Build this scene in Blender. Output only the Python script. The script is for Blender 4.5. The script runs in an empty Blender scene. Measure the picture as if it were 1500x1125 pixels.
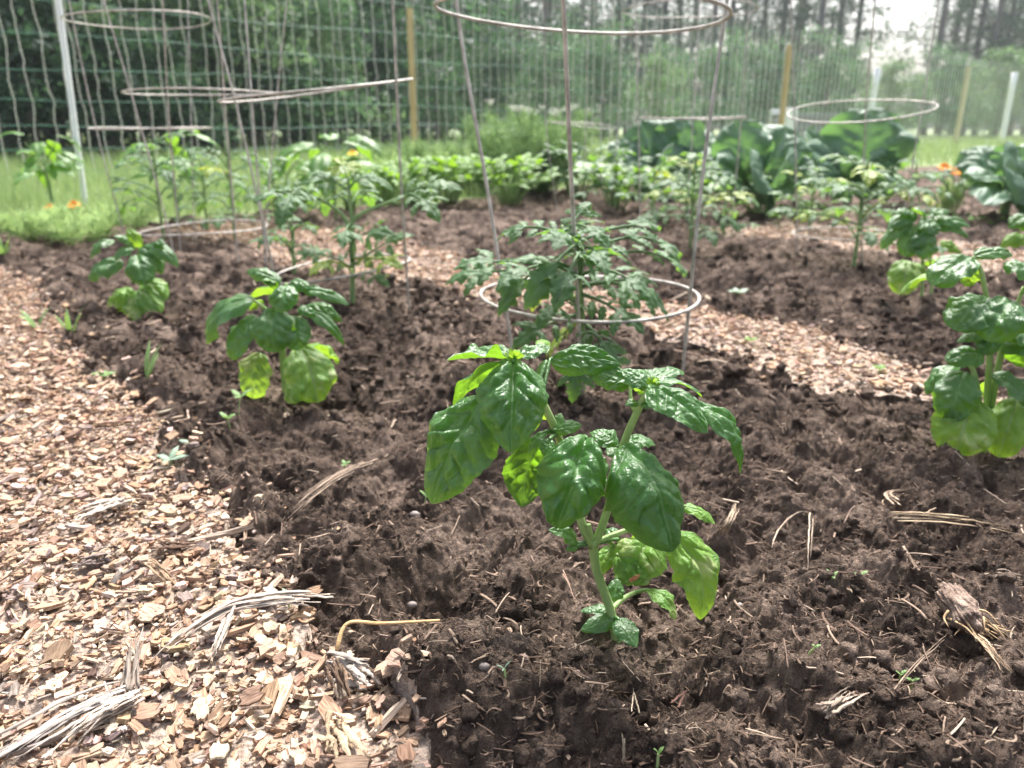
import bpy, math, random
import numpy as np
from mathutils import Vector

sc = bpy.context.scene
COL = sc.collection
R = math.radians
rng = np.random.default_rng(7)
random.seed(7)

# ------------------------------------------------------------------ camera
CAM_H = 0.27
PITCH = R(18.4)
FPX = 1127.0
cam_d = bpy.data.cameras.new('camera')
cam = bpy.data.objects.new('camera', cam_d)
COL.objects.link(cam)
cam.location = (0, 0, CAM_H)
cam.rotation_euler = (R(90) - PITCH, 0, 0)
cam_d.sensor_width = 36.0
cam_d.lens = FPX / 1500 * 36
cam_d.clip_start = 0.02
cam_d.clip_end = 900
cam_d.dof.use_dof = True
cam_d.dof.focus_distance = 0.415
cam_d.dof.aperture_fstop = 11.0
cam_d.dof.aperture_blades = 0
sc.camera = cam

# ------------------------------------------------------------------ sky, sun, exposure
SUN_EL, SUN_AZ = R(58), R(14)          # azimuth from +Y (straight ahead) towards +X
w = bpy.data.worlds.new('World')
sc.world = w
w.use_nodes = True
nt = w.node_tree
nt.nodes.clear()
wo = nt.nodes.new('ShaderNodeOutputWorld')
bg = nt.nodes.new('ShaderNodeBackground')
sky = nt.nodes.new('ShaderNodeTexSky')
sky.sky_type = 'NISHITA'
sky.sun_disc = False
sky.sun_elevation = SUN_EL
sky.sun_rotation = SUN_AZ
sky.air_density = 1.0
sky.dust_density = 6.0
sky.ozone_density = 1.0
hs = nt.nodes.new('ShaderNodeHueSaturation')
hs.inputs['Saturation'].default_value = 0.60
nt.links.new(sky.outputs[0], hs.inputs['Color'])
nt.links.new(hs.outputs[0], bg.inputs[0])
nt.links.new(bg.outputs[0], wo.inputs[0])
bg.inputs[1].default_value = 0.115
sun_d = bpy.data.lights.new('sun', 'SUN')
sun_d.energy = 2.8
sun_d.angle = R(10)
sun_d.color = (1.0, 0.965, 0.94)
sun = bpy.data.objects.new('sun', sun_d)
COL.objects.link(sun)
sdir = Vector((math.sin(SUN_AZ) * math.cos(SUN_EL), math.cos(SUN_AZ) * math.cos(SUN_EL), math.sin(SUN_EL)))
sun.rotation_euler = sdir.to_track_quat('Z', 'Y').to_euler()
sun.location = (0, 0, 30)
sc.view_settings.view_transform = 'Standard'
sc.view_settings.look = 'None'
sc.view_settings.gamma = 1.0
sc.view_settings.exposure = 1.65
sc.cycles.use_denoising = True
sc.cycles.max_bounces = 8
sc.cycles.transparent_max_bounces = 8
sc.cycles.sample_clamp_indirect = 6.0

# ------------------------------------------------------------------ placing
CT, ST = math.cos(PITCH), math.sin(PITCH)

def ray(px, py):
    xc = (px - 750.0) / FPX
    yc = -(py - 562.5) / FPX
    return np.array([xc, CT + yc * ST, -ST + yc * CT])

def PD(px, py, D):
    """the point straight ahead at distance D (world y) seen at photo position px, py"""
    r = ray(px, py)
    return np.array([0, 0, CAM_H]) + r * (D / r[1])

def G(px, py, z=0.0):
    r = ray(px, py)
    return np.array([0, 0, CAM_H]) + r * ((z - CAM_H) / r[2])

def px2m(n, D, py=400):
    """size in metres of n photo pixels at distance D"""
    r = ray(750, py)
    return n * (D / r[1]) / FPX

# ------------------------------------------------------------------ noise
def hsh(ix, iy, s):
    n = (ix.astype(np.int64) * 374761393 + iy.astype(np.int64) * 668265263 + int(s) * 2147001325) & 0xFFFFFFFF
    n = ((n ^ (n >> 13)) * 1274126177) & 0xFFFFFFFF
    n = ((n ^ (n >> 16)) * 2246822519) & 0xFFFFFFFF
    n = n ^ (n >> 15)
    return (n & 0xFFFFFF).astype(np.float32) / 16777216.0

def gn(x, y, s=0):
    x = np.asarray(x, dtype=np.float64); y = np.asarray(y, dtype=np.float64)
    ix = np.floor(x); iy = np.floor(y)
    fx = x - ix; fy = y - iy
    ux = fx * fx * fx * (fx * (fx * 6 - 15) + 10)
    uy = fy * fy * fy * (fy * (fy * 6 - 15) + 10)
    def g(dx, dy):
        a = hsh(ix + dx, iy + dy, s) * 6.2831853
        return np.cos(a) * (fx - dx) + np.sin(a) * (fy - dy)
    a, b, c, d = g(0, 0), g(1, 0), g(0, 1), g(1, 1)
    return 1.5 * ((a * (1 - ux) + b * ux) * (1 - uy) + (c * (1 - ux) + d * ux) * uy)

def fbm(x, y, s=0, o=3):
    r = 0; a = 1.0; f = 1.0
    for k in range(o):
        r = r + a * gn(x * f, y * f, s + 11 * k); a *= 0.5; f *= 2.03
    return r

def bumps(x, y, cell, s, keep=1.0, rlo=0.45, rhi=0.95):
    """highest of the rounded, stretched lumps scattered one per cell: 0..1"""
    x = x / cell; y = y / cell
    ix = np.floor(x); iy = np.floor(y)
    h = np.zeros_like(x)
    for dx in (-1, 0, 1):
        for dy in (-1, 0, 1):
            cx = ix + dx; cy = iy + dy
            a = hsh(cx, cy, s); b = hsh(cx, cy, s + 1); c = hsh(cx, cy, s + 2); d = hsh(cx, cy, s + 3)
            r = rlo + (rhi - rlo) * c
            ex = x - cx - a; ey = y - cy - b
            th = d * 6.283; co = np.cos(th); si = np.sin(th)
            u = (ex * co + ey * si); v = (-ex * si + ey * co) * (1.0 + 0.9 * b)
            q = 1 - (u * u + v * v) / (r * r)
            hh = np.where(hsh(cx, cy, s + 4) < keep, np.sqrt(np.maximum(q, 0)) * (0.35 + 0.65 * a) * r / rhi, 0)
            h = np.maximum(h, hh)
    return h

def inpoly(x, y, poly):
    inside = np.zeros(x.shape, bool)
    n = len(poly)
    for i in range(n):
        x0, y0 = poly[i]; x1, y1 = poly[(i + 1) % n]
        if y0 == y1: continue
        c = ((y0 > y) != (y1 > y)) & (x < (x1 - x0) * (y - y0) / (y1 - y0) + x0)
        inside ^= c
    return inside

# ------------------------------------------------------------------ mesh helpers
def mesh_np(name, V, faces, mats, smooth=True, attrs=None, midx=None):
    """faces: list of (m,k) int arrays"""
    me = bpy.data.meshes.new(name)
    V = np.asarray(V, dtype=np.float32)
    faces = [np.asarray(f, dtype=np.int32) for f in faces if len(f)]
    me.vertices.add(len(V)); me.vertices.foreach_set('co', V.ravel())
    nl = sum(f.size for f in faces); npoly = sum(len(f) for f in faces)
    me.loops.add(nl); me.polygons.add(npoly)
    me.loops.foreach_set('vertex_index', np.concatenate([f.ravel() for f in faces]))
    tot = np.concatenate([np.full(len(f), f.shape[1], np.int32) for f in faces])
    st = np.concatenate([[0], np.cumsum(tot)[:-1]]).astype(np.int32)
    me.polygons.foreach_set('loop_start', st)
    me.polygons.foreach_set('loop_total', tot)
    me.polygons.foreach_set('use_smooth', np.full(npoly, smooth, bool))
    if midx is not None: me.polygons.foreach_set('material_index', np.asarray(midx, np.int32))
    for m in (mats if isinstance(mats, (list, tuple)) else [mats]): me.materials.append(m)
    for k, a in (attrs or {}).items():
        a = np.asarray(a, dtype=np.float32)
        if a.ndim == 1:
            at = me.attributes.new(k, 'FLOAT', 'POINT'); at.data.foreach_set('value', a)
        elif a.shape[1] == 3:
            at = me.attributes.new(k, 'FLOAT_VECTOR', 'POINT'); at.data.foreach_set('vector', a.ravel())
        else:
            at = me.attributes.new(k, 'FLOAT_COLOR', 'POINT'); at.data.foreach_set('color', a.ravel())
    me.update(calc_edges=True)
    me.validate()
    return me

class MB:
    """collects pieces and links them as ONE mesh object"""
    def __init__(s): s.V = []; s.F = []; s.A = {}; s.n = 0; s.M = []
    def add(s, V, faces, mi=0, **attrs):
        V = np.asarray(V, float)
        for f in faces:
            if len(f):
                s.F.append(np.asarray(f) + s.n); s.M.append(np.full(len(f), mi))
        for k in set(list(s.A) + list(attrs)):
            s.A.setdefault(k, [])
        for k in s.A:
            have = sum(len(a) for a in s.A[k])
            if have < s.n: s.A[k].append(np.zeros(s.n - have))
            s.A[k].append(np.asarray(attrs.get(k, np.zeros(len(V))), float))
        s.V.append(V); s.n += len(V)
        return s
    def build(s, name, mats, parent=None, smooth=True, origin=None):
        V = np.concatenate(s.V)
        A = {k: np.concatenate(v) for k, v in s.A.items()}
        # keep faces grouped by size, material index in the same order
        groups = {}
        for f, m in zip(s.F, s.M): groups.setdefault(f.shape[1], []).append((f, m))
        fl, ml = [], []
        for k in groups:
            fl.append(np.concatenate([a for a, _ in groups[k]])); ml.append(np.concatenate([b for _, b in groups[k]]))
        o0 = np.zeros(3)
        if parent is not None: o0 = np.array(parent_origin(parent))
        elif origin is not None: o0 = np.asarray(origin, float)
        me = mesh_np(name, V - o0, fl, mats, smooth, A, np.concatenate(ml))
        o = bpy.data.objects.new(name, me); COL.objects.link(o)
        if parent is not None: o.parent = parent
        elif origin is not None: o.location = origin
        return o

def parent_origin(o):
    l = Vector(o.location)
    while o.parent is not None:
        o = o.parent; l += Vector(o.location)
    return l

def tag(o, label=None, cat=None, group=None, kind=None):
    if label: o['label'] = label
    if cat: o['category'] = cat
    if group: o['group'] = group
    if kind: o['kind'] = kind
    return o

def thing(name, loc, label, cat, group=None):
    o = bpy.data.objects.new(name, None); COL.objects.link(o)
    o.location = [float(v) for v in loc]
    o.empty_display_size = 0.02
    return tag(o, label, cat, group)

def nrm(v):
    v = np.asarray(v, float)
    return v / np.maximum(np.linalg.norm(v, axis=-1, keepdims=True), 1e-12)

def smooth_line(pts, n):
    """Catmull-Rom through pts"""
    P = np.asarray(pts, float)
    if len(P) == 2:
        t = np.linspace(0, 1, n)[:, None]; return P[0] * (1 - t) + P[1] * t
    P = np.vstack([2 * P[0] - P[1], P, 2 * P[-1] - P[-2]])
    m = len(P) - 3
    t = np.linspace(0, m - 1e-9, n); i = t.astype(int); f = (t - i)[:, None]
    a, b, c, d = P[i], P[i + 1], P[i + 2], P[i + 3]
    return 0.5 * ((2 * b) + (c - a) * f + (2 * a - 5 * b + 4 * c - d) * f ** 2 + (3 * b - a - 3 * c + d) * f ** 3)

def tube(pts, rad, seg=8, n=None, closed=False, flat=1.0, capped=True):
    P = smooth_line(pts, n) if n else np.asarray(pts, float)
    m = len(P)
    rad = np.interp(np.linspace(0, 1, m), np.linspace(0, 1, np.size(rad)), np.atleast_1d(rad))
    if closed: T = nrm(np.roll(P, -1, 0) - np.roll(P, 1, 0))
    else: T = nrm(np.gradient(P, axis=0))
    ref = np.array([0, 0, 1.0])
    if abs(nrm(P[-1] - P[0])[2]) > 0.85 and not closed: ref = np.array([0.0, 1.0, 0.1])
    S = nrm(np.cross(T, ref)); N = np.cross(S, T)
    a = np.linspace(0, 2 * np.pi, seg, endpoint=False)
    V = P[:, None] + rad[:, None, None] * (np.cos(a)[None, :, None] * S[:, None] + flat * np.sin(a)[None, :, None] * N[:, None])
    V = V.reshape(-1, 3)
    idx = np.arange(m * seg).reshape(m, seg)
    if closed:
        A = idx; B = np.roll(idx, -1, 0)
    else:
        A = idx[:-1]; B = idx[1:]
    q = np.stack([A, np.roll(A, -1, 1), np.roll(B, -1, 1), B], -1).reshape(-1, 4)
    faces = [q]
    if not closed and capped:
        faces += [idx[0][::-1][None], idx[-1][None]]
    return V, faces

def scatter_np(templates, pos, rot, scl, pick, cols=None, locals_=False):
    """many copies of small template meshes as one vertex soup; returns V, faces, attrs"""
    Vs, Fs, Cs, Ls = [], [], [], []
    n = 0
    for t, (TV, TF) in enumerate(templates):
        sel = np.where(pick == t)[0]
        if not len(sel): continue
        k = len(TV)
        L = TV[None] * scl[sel][:, None, :]
        V = np.einsum('nij,nkj->nki', rot[sel], L) + pos[sel][:, None]
        Vs.append(V.reshape(-1, 3))
        for f in TF:
            Fs.append((f[None] + (n + np.arange(len(sel)) * k)[:, None, None]).reshape(-1, f.shape[1]))
        if cols is not None: Cs.append(np.repeat(cols[sel], k, 0))
        if locals_:
            off = rng.uniform(-9, 9, (len(sel), 1, 3))
            Ls.append((L + off).reshape(-1, 3))
        n += k * len(sel)
    A = {}
    if cols is not None: A['tint'] = np.concatenate(Cs)
    if locals_: A['grain'] = np.concatenate(Ls)
    g = {}
    for f in Fs: g.setdefault(f.shape[1], []).append(f)
    return np.concatenate(Vs), [np.concatenate(v) for v in g.values()], A

def rots(yaw, pitch, roll):
    cy, sy, cp, sp, cr, sr = np.cos(yaw), np.sin(yaw), np.cos(pitch), np.sin(pitch), np.cos(roll), np.sin(roll)
    M = np.empty((len(yaw), 3, 3))
    M[:, 0, 0] = cy * cp; M[:, 0, 1] = cy * sp * sr - sy * cr; M[:, 0, 2] = cy * sp * cr + sy * sr
    M[:, 1, 0] = sy * cp; M[:, 1, 1] = sy * sp * sr + cy * cr; M[:, 1, 2] = sy * sp * cr - cy * sr
    M[:, 2, 0] = -sp; M[:, 2, 1] = cp * sr; M[:, 2, 2] = cp * cr
    return M

# ------------------------------------------------------------------ materials
def new_mat(name):
    m = bpy.data.materials.new(name); m.use_nodes = True
    n = m.node_tree; n.nodes.clear()
    out = n.nodes.new('ShaderNodeOutputMaterial')
    return m, n, out

def nd(n, typ, **kw):
    x = n.nodes.new(typ)
    for k, v in kw.items():
        if k in x.inputs: x.inputs[k].default_value = v
        else: setattr(x, k, v)
    return x

def lk(n, a, b): n.links.new(a, b)

def ramp(n, src, stops):
    r = n.nodes.new('ShaderNodeValToRGB')
    e = r.color_ramp.elements
    while len(e) < len(stops): e.new(0.5)
    for x, (p, c) in zip(e, stops):
        x.position = p; x.color = (*c, 1)
    lk(n, src, r.inputs[0]); return r

def noise(n, scale, detail=4, rough=0.6, coord='Object', dist=0.0):
    tc = nd(n, 'ShaderNodeTexCoord')
    t = nd(n, 'ShaderNodeTexNoise'); t.inputs['Scale'].default_value = scale
    t.inputs['Detail'].default_value = detail; t.inputs['Roughness'].default_value = rough
    t.inputs['Distortion'].default_value = dist
    lk(n, tc.outputs[coord], t.inputs['Vector']); return t

def mixc(n, fac, a, b, mode='MIX'):
    m = n.nodes.new('ShaderNodeMix'); m.data_type = 'RGBA'; m.blend_type = mode
    for s, v in ((m.inputs[0], fac), (m.inputs[6], a), (m.inputs[7], b)):
        if hasattr(v, 'links'): lk(n, v, s)
        elif isinstance(v, (tuple, list)): s.default_value = (*v, 1)
        else: s.default_value = v
    return m.outputs[2]

def bump(n, h, strength, dist):
    b = nd(n, 'ShaderNodeBump'); b.inputs['Strength'].default_value = strength; b.inputs['Distance'].default_value = dist
    lk(n, h, b.inputs['Height']); return b

def simple(name, c1, c2, scale=30, rough=0.6, spec=0.3, metal=0.0, bumpd=0.0, bscale=200, stretch=None):
    m, n, out = new_mat(name)
    p = nd(n, 'ShaderNodeBsdfPrincipled')
    t = noise(n, scale)
    if stretch:
        mp = nd(n, 'ShaderNodeMapping'); mp.inputs['Scale'].default_value = stretch
        tc = nd(n, 'ShaderNodeTexCoord'); lk(n, tc.outputs['Object'], mp.inputs[0]); lk(n, mp.outputs[0], t.inputs['Vector'])
    r = ramp(n, t.outputs[0], [(0.35, c1), (0.65, c2)])
    lk(n, r.outputs[0], p.inputs['Base Color'])
    p.inputs['Roughness'].default_value = rough
    p.inputs['Specular IOR Level'].default_value = spec
    p.inputs['Metallic'].default_value = metal
    if bumpd:
        b = bump(n, noise(n, bscale, 3).outputs[0], 1.0, bumpd); lk(n, b.outputs[0], p.inputs['Normal'])
    lk(n, p.outputs[0], out.inputs[0]); return m

def leaf_mat(name, dark, light, trans, vein, tfac=0.35, rough=0.42, spec=0.45, scale=45, blotch=None, bs=700):
    m, n, out = new_mat(name)
    p = nd(n, 'ShaderNodeBsdfPrincipled')
    t = noise(n, scale, 4, 0.6)
    r = ramp(n, t.outputs[0], [(0.35, dark), (0.68, light)])
    col = r.outputs[0]; tcol = None
    if blotch:
        t2 = noise(n, blotch[1], 3, 0.55)
        r2 = ramp(n, t2.outputs[0], [(blotch[2], (0, 0, 0)), (blotch[2] + 0.13, (1, 1, 1))])
        col = mixc(n, r2.outputs[0], col, blotch[0])
    at = nd(n, 'ShaderNodeAttribute'); at.attribute_name = 'vein'
    col = mixc(n, at.outputs['Fac'], col, vein)
    lk(n, col, p.inputs['Base Color'])
    p.inputs['Roughness'].default_value = rough
    p.inputs['Specular IOR Level'].default_value = spec
    p.inputs['Sheen Weight'].default_value = 0.05; p.inputs['Sheen Roughness'].default_value = 0.45
    vo = nd(n, 'ShaderNodeTexVoronoi'); vo.feature = 'DISTANCE_TO_EDGE'; vo.inputs['Scale'].default_value = 330 if bs == 700 else 90
    tco = nd(n, 'ShaderNodeTexCoord'); lk(n, tco.outputs['Object'], vo.inputs['Vector'])
    mr = nd(n, 'ShaderNodeMapRange'); mr.inputs[1].default_value = 0; mr.inputs[2].default_value = 0.22; lk(n, vo.outputs['Distance'], mr.inputs[0])
    b0 = bump(n, mr.outputs[0], 0.5, 0.0004)
    b = bump(n, noise(n, bs, 3).outputs[0], 0.6, 0.0006); lk(n, b0.outputs[0], b.inputs['Normal']); lk(n, b.outputs[0], p.inputs['Normal'])
    tr = nd(n, 'ShaderNodeBsdfTranslucent')
    tc = mixc(n, at.outputs['Fac'], trans, tuple(0.55 * v for v in trans))
    lk(n, tc, tr.inputs['Color'])
    mx = nd(n, 'ShaderNodeMixShader'); mx.inputs[0].default_value = tfac
    lk(n, p.outputs[0], mx.inputs[1]); lk(n, tr.outputs[0], mx.inputs[2])
    lk(n, mx.outputs[0], out.inputs[0]); return m

def soil_mat():
    m, n, out = new_mat('soil')
    p = nd(n, 'ShaderNodeBsdfPrincipled')
    a = noise(n, 9, 5, 0.65); b = noise(n, 150, 8, 0.80); c = noise(n, 900, 2, 0.6)
    a.inputs['Scale'].default_value = 14
    r = ramp(n, a.outputs[0], [(0.33, (0.042, 0.030, 0.023)), (0.48, (0.124, 0.090, 0.068)), (0.66, (0.31, 0.238, 0.187))])
    r2 = ramp(n, b.outputs[0], [(0.30, (0.40, 0.37, 0.37)), (0.5, (0.95, 0.93, 0.93)), (0.70, (1.75, 1.64, 1.58))])
    col = mixc(n, 1.0, r.outputs[0], r2.outputs[0], 'MULTIPLY')
    r3 = ramp(n, c.outputs[0], [(0.66, (0, 0, 0)), (0.74, (1, 1, 1))])
    col = mixc(n, r3.outputs[0], col, (0.26, 0.21, 0.17))
    lk(n, col, p.inputs['Base Color'])
    p.inputs['Roughness'].default_value = 0.93; p.inputs['Specular IOR Level'].default_value = 0.25
    b1 = bump(n, b.outputs[0], 1.0, 0.0075)
    b3 = bump(n, noise(n, 38, 5, 0.7).outputs[0], 0.9, 0.014); lk(n, b3.outputs[0], b1.inputs['Normal'])
    b2 = bump(n, c.outputs[0], 1.0, 0.0010); lk(n, b1.outputs[0], b2.inputs['Normal'])
    lk(n, b2.outputs[0], p.inputs['Normal'])
    lk(n, p.outputs[0], out.inputs[0]); return m

def chip_mat(name='wood_chip', gscale=(120, 900, 900)):
    """tint per piece, grain along the piece"""
    m, n, out = new_mat(name)
    p = nd(n, 'ShaderNodeBsdfPrincipled')
    at = nd(n, 'ShaderNodeAttribute'); at.attribute_name = 'tint'
    ga = nd(n, 'ShaderNodeAttribute'); ga.attribute_name = 'grain'
    mp = nd(n, 'ShaderNodeMapping'); mp.inputs['Scale'].default_value = gscale
    lk(n, ga.outputs['Vector'], mp.inputs[0])
    t = nd(n, 'ShaderNodeTexNoise'); t.inputs['Scale'].default_value = 1.0; t.inputs['Detail'].default_value = 4
    lk(n, mp.outputs[0], t.inputs['Vector'])
    r = ramp(n, t.outputs[0], [(0.3, (0.55, 0.5, 0.46)), (0.5, (0.95, 0.94, 0.92)), (0.7, (1.25, 1.24, 1.2))])
    col = mixc(n, 1.0, at.outputs['Color'], r.outputs[0], 'MULTIPLY')
    lk(n, col, p.inputs['Base Color'])
    p.inputs['Roughness'].default_value = 0.9; p.inputs['Specular IOR Level'].default_value = 0.1
    b = bump(n, t.outputs[0], 0.8, 0.0008); lk(n, b.outputs[0], p.inputs['Normal'])
    lk(n, p.outputs[0], out.inputs[0]); return m

def lawn_mat():
    m, n, out = new_mat('lawn')
    p = nd(n, 'ShaderNodeBsdfPrincipled')
    a = noise(n, 1.2, 5, 0.65); b = noise(n, 35, 4, 0.7)
    r = ramp(n, a.outputs[0], [(0.3, (0.11, 0.165, 0.06)), (0.7, (0.20, 0.265, 0.11))])
    r2 = ramp(n, b.outputs[0], [(0.3, (0.6, 0.6, 0.6)), (0.7, (1.4, 1.35, 1.2))])
    lk(n, mixc(n, 1.0, r.outputs[0], r2.outputs[0], 'MULTIPLY'), p.inputs['Base Color'])
    p.inputs['Roughness'].default_value = 0.9
    lk(n, p.outputs[0], out.inputs[0]); return m

M = {
    'soil': soil_mat(),
    'lawn': lawn_mat(),
    'chip': chip_mat(),
    'path_base': simple('path_base', (0.24, 0.185, 0.15), (0.46, 0.37, 0.30), 220, 0.95, 0.1, bumpd=0.003, bscale=300),
    'straw': chip_mat('straw', (60, 1500, 1500)),
    'basil': leaf_mat('basil_leaf', (0.027, 0.100, 0.024), (0.068, 0.182, 0.042), (0.30, 0.60, 0.03), (0.14, 0.29, 0.09), 0.32, 0.37, 0.7),
    'basil_pale': leaf_mat('basil_pale_leaf', (0.09, 0.22, 0.035), (0.20, 0.36, 0.06), (0.42, 0.66, 0.05), (0.36, 0.48, 0.20), 0.36,
                           blotch=((0.42, 0.48, 0.20), 55, 0.52)),
    'basil_yellow': leaf_mat('basil_young_and_backlit_leaf', (0.10, 0.24, 0.025), (0.19, 0.36, 0.045), (0.36, 0.58, 0.04), (0.26, 0.44, 0.1), 0.42),  # young tips, plus backlit leaves whose lit-through glow is put into the colour
    'basil_stem': simple('basil_stem', (0.22, 0.34, 0.10), (0.40, 0.52, 0.22), 60, 0.5, 0.4, stretch=(1, 1, 0.1), bumpd=0.0006, bscale=400),
    'brown_spot': simple('brown_leaf_spot', (0.16, 0.06, 0.02), (0.30, 0.14, 0.05), 300, 0.7),
    'tomato': leaf_mat('tomato_leaf', (0.042, 0.108, 0.040), (0.088, 0.19, 0.072), (0.26, 0.50, 0.06), (0.16, 0.27, 0.12), 0.34, 0.5, 0.45),
    'tomato_yellow': leaf_mat('tomato_yellow_leaf', (0.15, 0.28, 0.04), (0.32, 0.40, 0.07), (0.5, 0.6, 0.05), (0.3, 0.4, 0.1), 0.38),
    'tomato_stem': simple('tomato_stem', (0.15, 0.25, 0.09), (0.28, 0.38, 0.17), 70, 0.6, 0.3),
    'pepper': leaf_mat('pepper_leaf', (0.045, 0.14, 0.025), (0.11, 0.25, 0.04), (0.30, 0.56, 0.04), (0.17, 0.30, 0.09), 0.34, 0.38, 0.5),
    'brassica': leaf_mat('brassica_leaf', (0.060, 0.135, 0.075), (0.115, 0.215, 0.125), (0.20, 0.40, 0.10), (0.28, 0.40, 0.29), 0.28, 0.45, 0.5, 9),
    'dill': leaf_mat('feathery_leaf', (0.20, 0.34, 0.12), (0.36, 0.50, 0.23), (0.55, 0.72, 0.28), (0.2, 0.3, 0.1), 0.4, 0.6, 0.3, 12),
    'dill_dark': leaf_mat('dill_leaf', (0.10, 0.20, 0.07), (0.22, 0.35, 0.14), (0.32, 0.48, 0.16), (0.2, 0.3, 0.1), 0.3, 0.6, 0.3, 12),
    'parsley': leaf_mat('parsley_leaf', (0.07, 0.20, 0.02), (0.17, 0.34, 0.04), (0.34, 0.60, 0.04), (0.2, 0.3, 0.1), 0.35, 0.5, 0.4, 15),
    'grass': leaf_mat('grass_blade', (0.16, 0.25, 0.09), (0.30, 0.385, 0.175), (0.34, 0.46, 0.16), (0.2, 0.3, 0.1), 0.3, 0.6, 0.3, 3),
    'umbel': simple('pale_flower', (0.6, 0.6, 0.48), (0.8, 0.8, 0.7), 100, 0.8),
    'orange': simple('orange_petal', (0.75, 0.20, 0.01), (0.9, 0.36, 0.02), 90, 0.6),
    'yellow': simple('yellow_petal', (0.85, 0.50, 0.02), (0.9, 0.62, 0.05), 90, 0.6),
    'wire': simple('cage_wire', (0.29, 0.265, 0.235), (0.60, 0.565, 0.515), 60, 0.45, 0.5, 0.2, 0.0003, 500),
    'net_v': simple('net_strand', (0.60, 0.57, 0.52), (0.74, 0.71, 0.66), 5, 0.5, 0.4),
    'net_h': simple('net_line', (0.03, 0.16, 0.10), (0.06, 0.24, 0.15), 5, 0.5, 0.4),
    'white_post': simple('white_fibreglass', (0.84, 0.85, 0.87), (0.9, 0.91, 0.93), 20, 0.4, 0.5),
    'stake': simple('yellow_stake', (0.44, 0.31, 0.15), (0.56, 0.42, 0.23), 15, 0.7, 0.3, stretch=(3, 3, 0.3)),
    'pale_stake': simple('pale_stake', (0.52, 0.46, 0.30), (0.64, 0.58, 0.42), 15, 0.7, 0.3, stretch=(3, 3, 0.3)),
    'grey_wood': simple('weathered_board', (0.22, 0.22, 0.23), (0.34, 0.34, 0.35), 12, 0.8, 0.2, stretch=(0.3, 2, 6)),
    'bark': simple('bark', (0.13, 0.115, 0.11), (0.28, 0.25, 0.235), 6, 0.95, 0.1, bumpd=0.02, bscale=15, stretch=(2, 2, 0.4)),
    'needles': leaf_mat('pine_needles', (0.028, 0.060, 0.030), (0.065, 0.115, 0.055), (0.10, 0.20, 0.06), (0.1, 0.1, 0.1), 0.25, 0.6, 0.3, 0.9),
    'tree_dark': leaf_mat('dark_foliage', (0.020, 0.050, 0.034), (0.070, 0.130, 0.080), (0.11, 0.23, 0.09), (0.1, 0.1, 0.1), 0.3, 0.55, 0.3, 0.7),
    'tree_mid': leaf_mat('mid_foliage', (0.040, 0.092, 0.052), (0.118, 0.20, 0.108), (0.17, 0.32, 0.13), (0.1, 0.1, 0.1), 0.32, 0.55, 0.3, 0.8),
    'tree_light': leaf_mat('light_foliage', (0.085, 0.155, 0.075), (0.20, 0.295, 0.15), (0.26, 0.42, 0.16), (0.1, 0.1, 0.1), 0.32, 0.55, 0.3, 0.9),
    'pebble': simple('pebble', (0.16, 0.135, 0.12), (0.25, 0.21, 0.19), 150, 0.6, 0.4),
    'pebble_pink': simple('pink_pebble', (0.20, 0.125, 0.105), (0.28, 0.19, 0.16), 150, 0.6, 0.4),
    'dead_leaf': leaf_mat('dead_leaf', (0.055, 0.028, 0.016), (0.13, 0.07, 0.04), (0.15, 0.07, 0.03), (0.16, 0.1, 0.06), 0.1, 0.6, 0.3, 120),
    'seedling': leaf_mat('seedling_leaf', (0.14, 0.27, 0.08), (0.24, 0.38, 0.14), (0.3, 0.5, 0.1), (0.2, 0.3, 0.1), 0.3, 0.5, 0.4, 80),
    'seedling_pale': leaf_mat('pale_seedling_leaf', (0.17, 0.27, 0.17), (0.26, 0.36, 0.25), (0.3, 0.45, 0.2), (0.4, 0.5, 0.4), 0.25, 0.5, 0.4, 80),
}

# ================================================================== the ground
def gpoly(pts): return [tuple(G(px, py)[:2]) for px, py in pts]

PATH_LEFT = gpoly([(-40, 372), (30, 402), (75, 440), (100, 510), (160, 555), (218, 592), (232, 650), (285, 705), (335, 765),
                   (385, 820), (440, 880), (468, 945), (500, 985), (560, 1010), (585, 1070), (598, 1125)])
PATH_LEFT += [(-0.055, 0.20), (-0.02, -0.6), (-3.0, -0.6), (-3.0, 1.45)]
PATH_MID = gpoly([(215, 333), (300, 322), (430, 325), (520, 326), (600, 345), (690, 383), (800, 404), (930, 424), (1010, 440),
                  (1100, 457), (1200, 470), (1285, 512), (1400, 552), (1520, 575), (1800, 620), (1900, 700), (1560, 612), (1480, 596), (1340, 572),
                  (1200, 563), (1100, 520), (1000, 492), (850, 462), (700, 430), (600, 411), (500, 402), (420, 386), (360, 352)])
PATH_FAR = gpoly([(1010, 334), (1120, 326), (1290, 330), (1400, 352), (1600, 372), (1700, 395), (1480, 392), (1330, 376), (1200, 350), (1100, 345)])
BEDS = gpoly([(-350, 352), (0, 343), (150, 338), (240, 322), (420, 306), (560, 300), (700, 291), (850, 272), (1000, 258),
              (1300, 246), (1500, 240), (2100, 236)]) + [(6.0, -1.2), (-5.0, -1.2)]

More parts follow.
